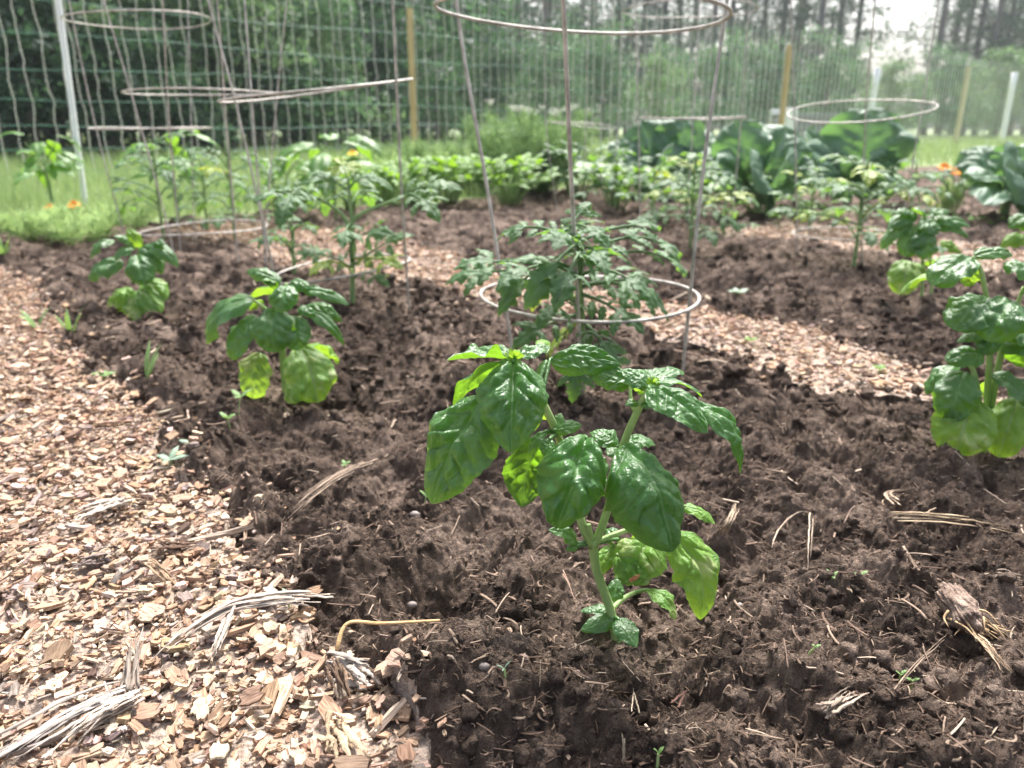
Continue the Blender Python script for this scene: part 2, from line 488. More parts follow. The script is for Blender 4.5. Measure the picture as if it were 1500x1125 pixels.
def grow(a, b, d0, k):
    out = [a]; d = d0
    while out[-1] < b:
        out.append(out[-1] + d); d *= k
    return out
XS = np.arange(-0.46, 0.46, 0.0013)
gx = np.array(grow(0.46, 4.5, 0.0014, 1.0060)); g2 = np.array(grow(gx[-1], 80, 0.05, 1.16))[1:]
XS = np.concatenate([-g2[::-1], -gx[::-1], XS[1:-1], gx, g2])
YS = np.concatenate([np.array(grow(0, 2.2, 0.004, 1.05))[::-1] * -1 + 0.25, np.arange(0.2515, 0.60, 0.0012)])
gy = np.array(grow(YS[-1], 5.5, 0.00125, 1.0052)); g3 = np.array(grow(gy[-1], 85, 0.04, 1.12))
YS = np.concatenate([YS, gy[1:], g3[1:]])
nx, ny = len(XS), len(YS)
X, Y = np.meshgrid(XS, YS)
X = X.astype(np.float64); Y = Y.astype(np.float64)

def zone_of(x, y):
    near = np.abs(x) + np.abs(y) < 20
    wx = x + np.where(near, 0.02 * fbm(x * 12, y * 12, 5, 4), 0); wy = y + np.where(near, 0.02 * fbm(x * 12, y * 12, 25, 4), 0)
    z = np.zeros(x.shape, np.int8)                       # 0 lawn 1 soil 2 chips
    z[inpoly(wx, wy, BEDS)] = 1
    for p in (PATH_LEFT, PATH_MID, PATH_FAR): z[inpoly(wx, wy, p)] = 2
    return z

HOLES = [(*G(612, 852)[:2], 0.036, 0.036), (*G(690, 800)[:2], 0.02, 0.014), (*G(505, 915)[:2], 0.03, 0.022), (*G(330, 735)[:2], 0.022, 0.016),
         (*G(540, 960)[:2], 0.014, 0.014), (*G(1010, 985)[:2], 0.022, 0.014), (*G(880, 985)[:2], 0.025, 0.014), (*G(1365, 1005)[:2], 0.016, 0.012),
         (*G(1330, 715)[:2], 0.03, 0.016), (*G(1180, 785)[:2], 0.03, 0.014), (*G(500, 545)[:2], 0.05, 0.022), (*G(430, 860)[:2], 0.02, 0.012),
         (*G(1170, 950)[:2], 0.018, 0.012), (*G(560, 560)[:2], 0.05, 0.018), (*G(960, 690)[:2], 0.03, 0.012)]
MOUNDS = [(*G(600, 765)[:2], 0.045, 0.020), (*G(780, 905)[:2], 0.035, 0.010), (*G(1130, 900)[:2], 0.05, 0.010), (*G(600, 985)[:2], 0.02, 0.012),
          (*G(480, 830)[:2], 0.04, 0.012), (*G(900, 1060)[:2], 0.035, 0.008), (*G(1250, 1050)[:2], 0.04, 0.010), (*G(580, 905)[:2], 0.018, 0.012)]

def soil_h(x, y):
    wx = x + 0.006 * gn(x * 60, y * 60, 41) + 0.002 * gn(x * 210, y * 210, 43); wy = y + 0.006 * gn(x * 60, y * 60, 42) + 0.002 * gn(x * 210, y * 210, 44)
    h = 0.009 * fbm(x * 5, y * 5, 1, 2) + 0.012 * gn(x * 1.7, y * 1.7, 2) + 0.012 * (0.3 - np.abs(fbm(wx * 9, wy * 9, 17, 2)))
    h += 0.025 * bumps(wx, wy, 0.075, 60, 0.55) + 0.018 * bumps(wx * 1.3 + wy * .4, wy - wx * .3, 0.048, 65, 0.5)
    h += 0.0105 * bumps(wx, wy, 0.030, 70, 0.6)
    wx = wx + 0.0025 * gn(x * 150, y * 150, 45); wy = wy + 0.0025 * gn(x * 150, y * 150, 46)
    h += 0.0022 * bumps(wx, wy, 0.0125, 80, 0.5)
    h += 0.0026 * bumps(wx, wy, 0.0056, 90, 0.75)
    a = 0.0085; f = 26.0
    for k in range(6):
        g_ = gn(wx * f + 3.1 * k, wy * f, 300 + k)
        h += a * (g_ if k % 2 else 0.35 - np.abs(g_) * 1.3); a *= 0.64; f *= 1.97
    h += 0
    near = (np.abs(x) < 1.2) & (y < 1.7)
    xn, yn = x[near], y[near]; d = np.full(xn.shape, 9.0)
    for (x0, y0), (x1, y1) in zip(PATH_LEFT[:15], PATH_LEFT[1:16]):
        t = np.clip(((xn - x0) * (x1 - x0) + (yn - y0) * (y1 - y0)) / ((x1 - x0) ** 2 + (y1 - y0) ** 2), 0, 1)
        d = np.minimum(d, np.hypot(xn - x0 - t * (x1 - x0), yn - y0 - t * (y1 - y0)))
    h[near] += 0.012 * np.exp(-((d - 0.045) / 0.035) ** 2) * (0.6 + 0.8 * gn(xn * 16, yn * 16, 19))
    for cx, cy, r, a in HOLES: h -= a * np.exp(-((x - cx) ** 2 + (y - cy) ** 2) / (r * r))
    for cx, cy, r, a in MOUNDS: h += a * np.exp(-((x - cx) ** 2 + (y - cy) ** 2) / (r * r))
    return h - 0.0205

Z = np.zeros_like(X)
ZONE = zone_of(X, Y)
jx = np.where((XS > -4.6) & (XS < 4.6))[0]; jy = np.where(YS < 6.0)[0]
sl = (slice(jy[0], jy[-1] + 1), slice(jx[0], jx[-1] + 1))
sx, sy = X[sl], Y[sl]
sh = soil_h(sx, sy)
zo = ZONE[sl]
ph = -0.010 + 0.004 * gn(sx * 6, sy * 6, 7) + 0.003 * gn(sx * 40, sy * 40, 8)
lh = -0.004 + 0.01 * gn(sx * 2, sy * 2, 9)
edge = np.clip(np.minimum(4.6 - np.abs(sx), 6.0 - sy) / 0.8, 0, 1)
Z[sl] = np.where(zo == 1, sh, np.where(zo == 2, ph, lh)) * edge
far = Y > 15
Z[far] += np.clip((Y[far] - 15) / 60, 0, 1) * 0.4 * gn(X[far] * 0.05, Y[far] * 0.05, 12)

def hz(x, y):
    """ground height at x, y (bilinear in the ground sheet)"""
    x = np.atleast_1d(np.asarray(x, float)); y = np.atleast_1d(np.asarray(y, float))
    i = np.clip(np.searchsorted(XS, x) - 1, 0, nx - 2); j = np.clip(np.searchsorted(YS, y) - 1, 0, ny - 2)
    fx = np.clip((x - XS[i]) / (XS[i + 1] - XS[i]), 0, 1); fy = np.clip((y - YS[j]) / (YS[j + 1] - YS[j]), 0, 1)
    return (Z[j, i] * (1 - fx) + Z[j, i + 1] * fx) * (1 - fy) + (Z[j + 1, i] * (1 - fx) + Z[j + 1, i + 1] * fx) * fy

def gz(px, py):
    """ground point under a photo position, on the real height"""
    p = G(px, py)
    for _ in range(3): p = G(px, py, float(hz(p[0], p[1])[0]))
    return p

idx = np.arange(nx * ny).reshape(ny, nx)
quads = np.stack([idx[:-1, :-1], idx[:-1, 1:], idx[1:, 1:], idx[1:, :-1]], -1)
fz = ZONE[:-1, :-1]
VG = np.stack([X, Y, Z], -1).reshape(-1, 3)
def zone_obj(name, k, mat):
    q = quads[fz == k]
    u, inv = np.unique(q.ravel(), return_inverse=True)
    me = mesh_np(name, VG[u], [inv.reshape(-1, 4)], mat)
    o = bpy.data.objects.new(name, me); COL.objects.link(o)
    return tag(o, kind='structure')
zone_obj('lawn_ground', 0, M['lawn'])
zone_obj('soil_bed', 1, M['soil'])
zone_obj('wood_chip_path', 2, M['path_base'])
del VG, quads, sx, sy, sh, ph, lh, far

# ------------------------------------------------------------------ wood chips lying on the paths (uncountable)
def chip_templates(k, seed):
    r = np.random.default_rng(seed); out = []
    for i in range(k):
        m = 5                                           # a splintered prism: 5 profile points along, jagged ends
        xs = np.array([-1, 1, 1, -1]) * 0.5; ys = np.array([-1, -1, 1, 1]) * 0.5
        b = np.stack([xs, ys], 1)
        # octagon-ish outline with jagged ends
        o = np.array([[-.5, -.42], [-.2, -.5], [.25, -.48], [.5, -.35], [.42, -.05], [.5, .3], [.2, .5], [-.2, .47], [-.5, .4], [-.40, .05]])
        o = o + r.normal(0, 0.06, o.shape)
        n = len(o)
        top = np.c_[o * (0.92 + 0.1 * r.random()), np.full(n, 0.5) + r.normal(0, 0.12, n)]
        bot = np.c_[o, np.full(n, -0.5)]
        bend = r.normal(0, 0.5)
        V = np.vstack([bot, top]); V[:, 2] += bend * (V[:, 0] ** 2) * 1.2
        V = np.vstack([V, [[0, 0, top[:, 2].mean()]]])
        i0 = np.arange(n); i1 = (i0 + 1) % n
        side = np.stack([i0, i1, i1 + n, i0 + n], 1)
        tri = np.stack([i0 + n, i1 + n, np.full(n, 2 * n)], 1)
        out.append((V, [side, tri]))
    return out
CH = chip_templates(14, 3)

def chip_cols(n, r):
    base = np.array([[0.46, 0.345, 0.255], [0.52, 0.42, 0.33], [0.36, 0.255, 0.18], [0.56, 0.485, 0.41], [0.28, 0.205, 0.16], [0.30, 0.26, 0.245], [0.11, 0.08, 0.068], [0.52, 0.465, 0.425]])
    p = np.array([.25, .28, .12, .17, .06, .05, .02, .05])
    c = base[r.choice(len(base), n, p=p)] * r.uniform(0.66, 0.98, (n, 1)) * [1.04, .955, .91] * r.normal(1, .03, (n, 3))
    return np.c_[np.clip(c, 0.02, 0.85), np.ones(n)]

def chips_for(poly, n_per_m2, name, seed, ymax, s=1.0, xmin=-1.9, xmax=2.2, zl=0.008):
    r = np.random.default_rng(seed)
    P = np.array(poly); lo = P.min(0); hi = P.max(0)
    lo = np.maximum(lo, [xmin, 0.14]); hi = np.minimum(hi, [xmax, ymax])
    n = int(n_per_m2 * np.prod(hi - lo))
    x = r.uniform(lo[0], hi[0], n); y = r.uniform(lo[1], hi[1], n)
    keep = np.abs(x) < 0.35 + 0.95 * y
    x, y = x[keep], y[keep]
    # chips spill raggedly a little past the edge
    sp_ = np.abs(r.normal(0, 1, n)[: len(x)]) ** 1.5 * 0.016; sa_ = r.uniform(0, 6.28, len(x))
    k = inpoly(x + 0.020 * fbm(x * 12, y * 12, 5, 4) + sp_ * np.cos(sa_), y + 0.02 * fbm(x * 12, y * 12, 25, 4) + sp_ * np.sin(sa_), poly)
    x, y = x[k], y[k]; n = len(x)
    L = s * np.clip(r.lognormal(-5.45, 0.55, n), 0.0016, 0.017); W = L * r.uniform(0.28, 0.85, n); T = np.minimum(W, 0.005 * s) * r.uniform(0.15, 0.6, n)
    long = r.random(n) < 0.09
    L[long] *= r.uniform(1.6, 3.2, long.sum()); W[long] *= 0.45
    z = hz(x, y) + r.uniform(-0.001, zl, n)
    rot = rots(r.uniform(0, 6.28, n) , r.normal(0, 0.24, n), r.normal(0, 0.28, n))
    V, F, A = scatter_np(CH, np.stack([x, y, z], 1), rot, np.stack([L, W, T], 1), r.integers(0, len(CH), n), chip_cols(n, r), True)
    me = mesh_np(name, V, F, M['chip'], False, A)
    o = bpy.data.objects.new(name, me); COL.objects.link(o)
    print(name, n)
    return tag(o, kind='stuff')
o = chips_for(PATH_LEFT, 82000, 'wood_chips', 1, 2.0)
tag(o, 'pale shredded wood chips covering the near left path', 'wood chips')
o = chips_for(PATH_MID, 26000, 'wood_chips', 2, 2.6, 1.15)
tag(o, 'pale wood chips on the path crossing behind the caged tomato', 'wood chips')
o = chips_for(PATH_FAR, 12000, 'wood_chips', 3, 3.4, 1.3)
tag(o, 'blurred strip of wood chips on the far path at right', 'wood chips')

# ------------------------------------------------------------------ soil crumbs and straw bits on the bed (uncountable)
def crumb_templates(k, seed):
    import bmesh
    out = []
    for i in range(k):
        bm = bmesh.new(); bmesh.ops.create_icosphere(bm, subdivisions=2, radius=1)
        V = np.array([v.co[:] for v in bm.verts]); F = np.array([[v.index for v in f.verts] for f in bm.faces]); bm.free()
        d = 1 + 0.55 * gn(V[:, 0] * 1.6 + i * 7, V[:, 1] * 1.6 + V[:, 2] * 1.9, seed + i) + 0.42 * gn(V[:, 0] * 4 + i, V[:, 2] * 4 + V[:, 1] * 3, seed + 50 + i) \
            + 0.25 * gn(V[:, 1] * 9 + i, V[:, 2] * 9 - V[:, 0] * 8, seed + 70 + i)
        out.append((V * d[:, None], [F]))
    return out
CR = crumb_templates(8, 200)
def crumbs(n, ylo, yhi, slo, shi, seed, name):
    r = np.random.default_rng(seed)
    y = ylo * (yhi / ylo) ** r.random(n); x = r.uniform(-1, 1, n) * (0.1 + 0.72 * y)
    k = zone_of(x + r.normal(0, .014, n), y + r.normal(0, .014, n)) == 1; x, y = x[k], y[k]; n = len(x)
    s = slo * (shi / slo) ** (r.random(n) ** 2.6)
    sc3 = np.stack([s * r.uniform(.8, 1.35, n), s * r.uniform(.8, 1.2, n), s * r.uniform(.6, 1.0, n)], 1)
    z = hz(x, y) + s * r.uniform(-0.25, 0.45, n) + np.where(zone_of(x, y) == 2, .006, 0)
    V, F, _ = scatter_np(CR, np.stack([x, y, z], 1), rots(r.uniform(0, 6.28, n), r.normal(0, .5, n), r.normal(0, .5, n)), sc3, r.integers(0, len(CR), n))
    me = mesh_np(name, V, F, M['soil']); o = bpy.data.objects.new(name, me); COL.objects.link(o)
    return tag(o, kind='stuff')
tag(crumbs(6500, 0.24, 0.95, 0.0007, 0.0048, 5, 'soil_crumbs'), 'loose dark soil crumbs and clods strewn over the near bed', 'soil crumbs')
tag(crumbs(11000, 0.75, 3.4, 0.0022, 0.0085, 6, 'soil_crumbs'), 'blurred dark soil clods further back in the beds', 'soil crumbs')

def straw_bits(n, ylo, yhi, Llo, Lhi, rad, seed, name, dark=False):
    r = np.random.default_rng(seed)
    y = ylo * (yhi / ylo) ** r.random(n); x = r.uniform(-1, 1, n) * (0.1 + 0.72 * y)
    k = zone_of(x, y) == 1; x, y = x[k], y[k]; n = len(x)
    tmpl = []
    for i in range(10):
        t = np.linspace(-.5, .5, 7)
        c = r.normal(0, .5, 4) * r.choice([.05, .12, .22, .45])
        P = np.stack([t, c[0] * (t ** 2) * 1.3 + c[1] * t ** 3 * 2, np.abs(c[2]) * (.25 - t ** 2) * .7], 1)
        V, F = tube(P, 1.0, 5)
        # radius was 1 in world; rebuild with separate scale for the section
        V2 = P.repeat(5, 0) + (V - P.repeat(5, 0)) * 0.022 * np.array([1, 1, .6])
        tmpl.append((V2, [F[0]] + F[1:]))
    L = Llo * (Lhi / Llo) ** r.random(n)
    thin = r.uniform(.5, 1.5, n) * rad / 0.022
    rot = rots(r.uniform(0, 6.28, n), r.normal(0, .22, n), r.normal(0, .5, n))
    base = np.array([[0.27, 0.205, 0.16], [0.36, 0.29, 0.23], [0.20, 0.145, 0.115], [0.13, 0.09, 0.07], [0.46, 0.38, 0.30]])
    if dark: base = np.array([[0.15, 0.108, 0.082], [0.20, 0.145, 0.112], [0.11, 0.078, 0.06], [0.08, 0.055, 0.043], [0.28, 0.215, 0.165]])
    c = base[r.choice(5, n, p=[.26, .14, .27, .26, .07])] * r.uniform(.75, 1.15, (n, 1))
    z = hz(x, y) + (r.uniform(-0.0008, 0.0022, n) if dark else r.uniform(0.0002, 0.0035, n))
    V, F, A = scatter_np(tmpl, np.stack([x, y, z], 1), rot, np.stack([L, thin * r.uniform(.8, 2.0, n), thin * .8], 1), r.integers(0, 10, n), np.c_[c, np.ones(n)], True)
    me = mesh_np(name, V, F, M['straw'], True, A); o = bpy.data.objects.new(name, me); COL.objects.link(o)
    return tag(o, kind='stuff')
tag(straw_bits(1700, 0.24, 0.9, 0.004, 0.026, 0.00036, 8, 'straw_bits'), 'short dry straw and root fibres scattered over the near dark soil', 'straw bits')
tag(straw_bits(7000, 0.9, 3.2, 0.006, 0.03, 0.0014, 19, 'bark_shreds', True), 'brown bark shreds on the blurred soil further back', 'bark shreds')
tag(straw_bits(10500, 0.24, 1.2, 0.002, 0.012, 0.00042, 18, 'bark_shreds', True), 'fine brown bark shreds and compost fibres mixed into the near soil', 'bark shreds')
tag(straw_bits(7000, 0.9, 3.2, 0.006, 0.03, 0.0014, 19, 'bark_shreds', True), 'brown bark shreds on the blurred soil further back', 'bark shreds')
tag(straw_bits(1300, 0.75, 3.0, 0.012, 0.05, 0.0011, 9, 'straw_bits'), 'dry straw bits on the blurred soil further back', 'straw bits')
o = None

# ================================================================== leaves
def leaf(mb, a, b, n, W, bulge=0.12, dome=0.5, fold=0.0, puck=1.0, shape='basil', nu=40, nv=21, seed=0, wav=0.05, nlat=6, mi=0,
         petiole=None, prad=0.0011, lobes=0.0, skew=0.0, curl=0.0, tipdrop=0.0):
    """one blade from a (base) to b (tip), upper face towards n, W wide"""
    a = np.asarray(a, float); b = np.asarray(b, float)
    c = b - a; L = np.linalg.norm(c); t0 = c / L
    n = np.asarray(n, float); n = n - t0 * n.dot(t0); n = n / np.linalg.norm(n)
    s0 = np.cross(n, t0)
    u = np.linspace(0, 1, nu); v = np.linspace(-1, 1, nv)
    bl = bulge * 4 * u * (1 - u) - tipdrop * u ** 3
    mid = a + np.outer(u, c) + np.outer(bl * L, n) + np.outer(skew * L * np.sin(np.pi * u), s0)
    T = nrm(np.gradient(mid, axis=0)); S = nrm(np.cross(n[None], T)); N = np.cross(T, S)
    if shape == 'basil': pr = (u ** 0.50) * ((1 - u) ** 0.74) / 0.509
    elif shape == 'broad': pr = (u ** 0.40) * ((1 - u) ** 0.42) / 0.566
    elif shape == 'lance': pr = (u ** 0.7) * ((1 - u) ** 0.95) / 0.345 * 0.98
    elif shape == 'round': pr = np.clip((1 - (2 * u - 1.0) ** 2), 0, 1) ** 0.5 * (0.75 + 0.35 * u)
    else: pr = np.sin(np.pi * u) ** 0.6
    r = np.random.default_rng(seed + 17)
    ph = r.uniform(0, 6.28, 8)
    edge = 1 + 0.03 * np.sin(u * 23 + ph[0]) + 0.02 * np.sin(u * 61 + ph[1])
    if lobes: edge = edge * (1 + lobes * (np.abs(((u * 4.6 + 0.3 * ph[2]) % 1) - 0.5) * 2 - 0.5) * 1.6)
    w = W / 2 * pr * edge
    U, Vv = np.meshgrid(u, v, indexing='ij'); av = np.abs(Vv)
    ww = w[:, None]
    dm = max(abs(dome), 1e-3) * (1 if dome >= 0 else -1)
    y = ww * np.sin(dm * Vv) / dm
    z = -ww * (1 - np.cos(dm * Vv)) / dm
    y, z = y * math.cos(fold), z + np.abs(y) * math.sin(fold)
    # quilting between the side veins
    sidev = np.sign(Vv) * 0.25 + 0.30 * gn(U * 2.5 + seed, Vv * 1.3 - seed, 71)
    phase = nlat * (U - 0.34 * av * np.clip(pr[:, None], 0, 1) ** 0.7) + sidev + 0.15 * np.sin(ph[3] + 5 * U)
    fr = np.abs((phase % 1) - 0.5) * 2                     # 1 on a side vein
    fade = np.clip(av * 5, 0, 1) * np.clip((1 - av) * 3.0, 0, 1)
    env = np.clip(pr[:, None] * 1.2, 0, 1)
    z = z + puck * W * env * ((0.030 + 0.050 * hsh(np.floor(phase), np.sign(Vv) + 2, seed)) * (1 - fr ** 4) * fade * (0.75 + 0.6 * gn(U * 6 - seed, Vv * 5, 72)) - 0.026 * np.exp(-(av / 0.06) ** 2))
    z = z + puck * W * env * 0.055 * gn(U * 3.3 + seed * 1.7, Vv * 1.6 + seed * 0.9, 77) + puck * W * env * 0.012 * gn(U * 8 + seed, Vv * 4 + seed, 78)
    for k in range(9):
        u0, v0, am, sg = r.uniform(.15, .85), r.uniform(-.75, .75), r.uniform(-.030, .036), r.uniform(.05, .10)
        z = z + puck * W * am * env * np.exp(-(((U - u0) * L / W) ** 2 + ((Vv - v0) * .5) ** 2) / sg ** 2)
    ph2 = phase * 2.7 + 3 * av; f2 = np.abs((ph2 % 1) - 0.5) * 2
    z = z + puck * W * env * 0.004 * (1 - f2 ** 3) * fade
    z = z + wav * W * np.sin(U * 11 + ph[4] + Vv) * av ** 3 * env + wav * W * 0.6 * np.sin(U * 19 + ph[5] - Vv * 2) * av ** 3 * env
    z = z - curl * W * av ** 3 * env
    P = mid[:, None] + y[..., None] * S[:, None] + z[..., None] * N[:, None]
    vein = np.exp(-(av * np.maximum(ww, 1e-5) / (0.0085 * W * (1.3 - U))) ** 2) * 0.9
    vein = np.maximum(vein, 0.34 * np.clip((fr - 0.92) / 0.08, 0, 1) * (1 - av * 0.7) * np.clip(av * 8, 0, 1))
    idx = np.arange(nu * nv).reshape(nu, nv)
    q = np.stack([idx[:-1, :-1], idx[1:, :-1], idx[1:, 1:], idx[:-1, 1:]], -1).reshape(-1, 4)
    mb.add(P.reshape(-1, 3), [q], mi, vein=vein.ravel())
    if petiole is not None:
        p0 = np.asarray(petiole, float)
        m1 = (p0 + a) / 2 + np.array([0, 0, 0.06 * np.linalg.norm(a - p0)])
        V, F = tube([p0, m1, a, mid[3]], [prad * 1.1, prad, prad, prad * .5], 7, 12)
        mb.add(V, F, mi, vein=np.full(len(V), 0.7))
    return mid

def leaf_obj(root, a, b, n, W, mat, label=None, name='leaf', mats2=None, **k):
    mb = MB(); leaf(mb, a, b, n, W, **k)
    o = mb.build(name, [M[mat]] + (mats2 or []), root)
    if label: o['label'] = label
    return o

def stem_obj(root, lines, mat='basil_stem', name='stem'):
    mb = MB()
    for pts, rad in lines:
        V, F = tube(pts, rad, 10, 24); mb.add(V, F)
    return mb.build(name, M[mat], root)

# ---------------------------------------------------------------- the near basil, leaf by leaf
b0 = gz(903, 936)
D0 = b0[1]
basil = thing('basil_plant', b0, 'large sharp basil plant alone in the front of the dark bed, with big puckered leaves', 'basil plant', 'basil plants set out in the beds')
def q(px, py, d=0.0): return PD(px, py, D0 + d)
stem_obj(basil, [
    ([b0 + [0, 0, -.012], b0, q(893, 890, 0), q(874, 835, .002), q(868, 790, .002)], [.0032, .0030, .0026, .0026, .0028]),
    ([q(868, 800, .002), q(852, 765, .002), q(836, 700, .008), q(818, 640, .006), q(800, 600, .0), q(778, 560, -.006), q(755, 526, -.008)], [.0027, .0024, .0022, .0021, .0021, .0019, .0012]),
    ([q(870, 800, .002), q(884, 765, .004), q(897, 720, .008), q(912, 655, .008), q(935, 600, .004), q(950, 572, 0), q(957, 560, -.001)], [.0026, .0024, .0022, .0022, .0021, .0018, .0012]),
    ([q(867, 790, .001), q(863, 775, .0), q(862, 768, .0)], [.0016, .0015, .0015]),
    ([q(929, 602, .004), q(924, 582, .008), q(923, 562, .012)], [.0011, .0010, .0009]),
    ([q(893, 895, .004), q(912, 878, .012), q(930, 868, .018), q(950, 864, .018)], [.0017, .0015, .0013, .0010]),
    ([q(872, 795, .003), q(895, 785, .006), q(925, 775, .008), q(950, 776, .006)], [.0016, .0015, .0013, .0011]),
    ([q(944, 776, .012), q(943, 800, .014), q(940, 822, .014)], [.0010, .0010, .0009]),
])
def w_(n, d=0.0): return px2m(n, D0 + d, 650)
def BL(a, b, n, W, mat='basil', pet=None, label=None, mats2=None, **k):
    big = W > 70; k['puck'] = k.get('puck', 1.0) * (1.25 if big else .8); k['nlat'] = 5 if big else 4; k.setdefault('seed', len(basil.children) * 3 + 1); k.setdefault('nu', 72); k.setdefault('nv', 45)
    return leaf_obj(basil, q(*a), q(*b), n, w_(W), mat, label, mats2=mats2, petiole=None if pet is None else q(*pet), **k)
# crown of the left branch
BL((752, 527, -.010), (748, 664, -.042), (0.02, -.80, .60), 116, bulge=.14, dome=.45, fold=.10, wav=.06, nlat=8, puck=1.05, curl=.06, pet=(755, 530, -.008))
BL((742, 526, -.008), (655, 528, -.022), (.0, .25, 1), 58, bulge=.05, dome=.1, fold=.42, wav=.10, pet=(752, 530, -.008))
BL((735, 530, .002), (664, 597, .006), (-.62, .58, .62), 70, 'basil', bulge=.10, dome=.25, fold=.1, wav=.04, pet=(752, 532, -.006))
BL((706, 580, -.016), (632, 738, -.035), (-.40, -.72, .45), 134, bulge=.09, dome=.45, fold=-.05, wav=.05, nlat=7, puck=1.1, pet=(790, 590, .0))
BL((762, 524, -.006), (806, 508, .004), (-.05, -.25, 1), 40, bulge=.08, dome=.3, fold=.15, nu=40, nv=25, pet=(755, 528, -.008))
BL((748, 520, -.002), (694, 513, .018), (0, -.1, 1), 46, bulge=.1, dome=.3, nu=40, nv=25, pet=(754, 528, -.008))
for i, (dx, dy, dd) in enumerate([(-14, -10, -.006), (-6, -15, .0), (8, -12, .004), (14, -4, -.006), (2, -9, -.012)]):
    BL((753, 525, -.009), (753 + dx, 524 + dy, -.009 + dd), (dx * .05, -.6, .5), 11, 'basil_yellow', bulge=.15, dome=.5, fold=.3, nu=18, nv=11)
# tall leaf lit through, behind the left branch
BL((792, 642, .018), (764, 743, .014), (-.15, .86, .45), 108, 'basil', bulge=.10, dome=.35, fold=.05, wav=.06, nlat=6, pet=(808, 632, .010))
BL((792, 596, .016), (765, 640, .030), (-.2, .8, .5), 60, 'basil_yellow', bulge=.10, dome=.3, pet=(812, 632, .010), nu=40, nv=25)
# two big front leaves
BL((858, 640, -.020), (818, 768, -.052), (.05, -.86, .52), 138, shape='broad', tipdrop=.16, bulge=.22, dome=1.25, fold=-.12, wav=.05, nlat=6, puck=1.15, pet=(828, 650, .002), curl=.13)
BL((912, 655, -.012), (990, 797, -.058), (.22, -.80, .52), 134, shape='broad', tipdrop=.14, bulge=.20, dome=1.05, fold=-.10, wav=.05, nlat=7, puck=1.05, pet=(908, 668, .006), curl=.13)
# back leaves at the top
BL((806, 527, .026), (909, 534, .020), (.06, -.62, .80), 76, bulge=.16, dome=.8, fold=-.05, wav=.04, nlat=7, pet=(792, 590, .004))
BL((926, 562, .014), (858, 543, .020), (-.1, -.62, .80), 56, bulge=.12, dome=.6, wav=.05, nlat=6, pet=(923, 575, .010))
BL((790, 508, .018), (802, 500, .035), (.1, -.4, .9), 26, 'basil_yellow', bulge=.1, nu=24, nv=13)
BL((800, 530, .012), (785, 565, .020), (-.5, -.3, .8), 34, bulge=.1, dome=.3, nu=34, nv=19, pet=(786, 575, .0))
BL((900, 800, .012), (872, 846, .004), (-.4, -.6, .7), 44, 'basil_pale', bulge=.2, dome=.6, nu=40, nv=25, pet=(885, 792, .006))
BL((884, 700, .016), (858, 668, .028), (-.2, -.4, .9), 50, bulge=.2, dome=.5, nu=40, nv=25, pet=(894, 715, .009))
# crown of the right branch
BL((950, 568, -.008), (1036, 634, -.030), (.18, -.42, .88), 84, bulge=.13, dome=.45, fold=.05, wav=.04, nlat=8, pet=(955, 566, -.002))
BL((996, 588, .000), (1084, 694, -.010), (.42, -.25, .86), 72, bulge=.26, dome=.5, wav=.04, nlat=7, pet=(956, 568, .0))
BL((964, 562, .002), (1028, 582, .004), (.1, .12, 1), 46, bulge=.14, dome=.25, fold=.2, wav=.05, nu=48, nv=29, pet=(956, 566, .0))
BL((951, 566, .000), (910, 541, .008), (-.12, -.35, .92), 46, bulge=.10, dome=.5, nu=48, nv=29, pet=(956, 568, .0))
BL((945, 578, .004), (928, 568, .004), (-.3, .3, .9), 26, 'basil_yellow', bulge=.1, nu=24, nv=13)
BL((958, 556, .008), (1000, 545, .030), (.05, -.2, 1), 44, bulge=.12, dome=.4, nu=40, nv=25, pet=(957, 564, .0))
BL((955, 554, .008), (930, 545, .028), (-.05, -.2, 1), 34, bulge=.12, dome=.4, nu=40, nv=25, pet=(957, 564, .0))
for i, (dx, dy, dd) in enumerate([(-8, -6, -.004), (7, -7, -.004), (0, -10, .002), (4, 2, -.01)]):
    BL((957, 562, -.003), (957 + dx, 560 + dy, -.003 + dd), (dx * .08, -.5, .6), 12, 'basil_yellow', bulge=.2, dome=.6, fold=.3, nu=18, nv=11)
# small leaves at the joints
BL((800, 632, .0), (774, 664, -.004), (-.6, -.6, .5), 24, bulge=.15, dome=.5, fold=.15, nu=34, nv=19, pet=(812, 634, .006))
BL((812, 630, .0), (852, 623, .002), (.1, -.7, .7), 30, bulge=.12, dome=.5, fold=.1, nu=34, nv=19, pet=(812, 636, .006))
BL((806, 642, -.006), (796, 668, -.012), (-.2, -.8, .5), 30, bulge=.12, dome=.6, nu=34, nv=19, pet=(814, 638, .004))
BL((816, 622, .006), (822, 605, .012), (.2, -.5, .8), 20, bulge=.12, dome=.6, nu=30, nv=15)
BL((905, 656, .016), (864, 634, .024), (-.22, -.05, .98), 56, bulge=.24, dome=.5, wav=.04, nu=48, nv=29, pet=(912, 652, .010))
BL((915, 654, .016), (960, 652, .022), (.20, -.05, .98), 50, bulge=.26, dome=.5, wav=.04, nu=48, nv=29, pet=(912, 652, .010))
BL((908, 660, .004), (890, 668, -.004), (-.3, -.6, .7), 34, bulge=.15, dome=.5, nu=34, nv=19, pet=(910, 656, .008))
BL((940, 592, .002), (962, 600, -.006), (.3, -.5, .7), 28, bulge=.2, dome=.6, nu=34, nv=19, pet=(938, 596, .003))
BL((934, 590, .004), (916, 594, .0), (-.3, -.5, .7), 22, bulge=.2, dome=.6, nu=34, nv=19, pet=(936, 596, .004))
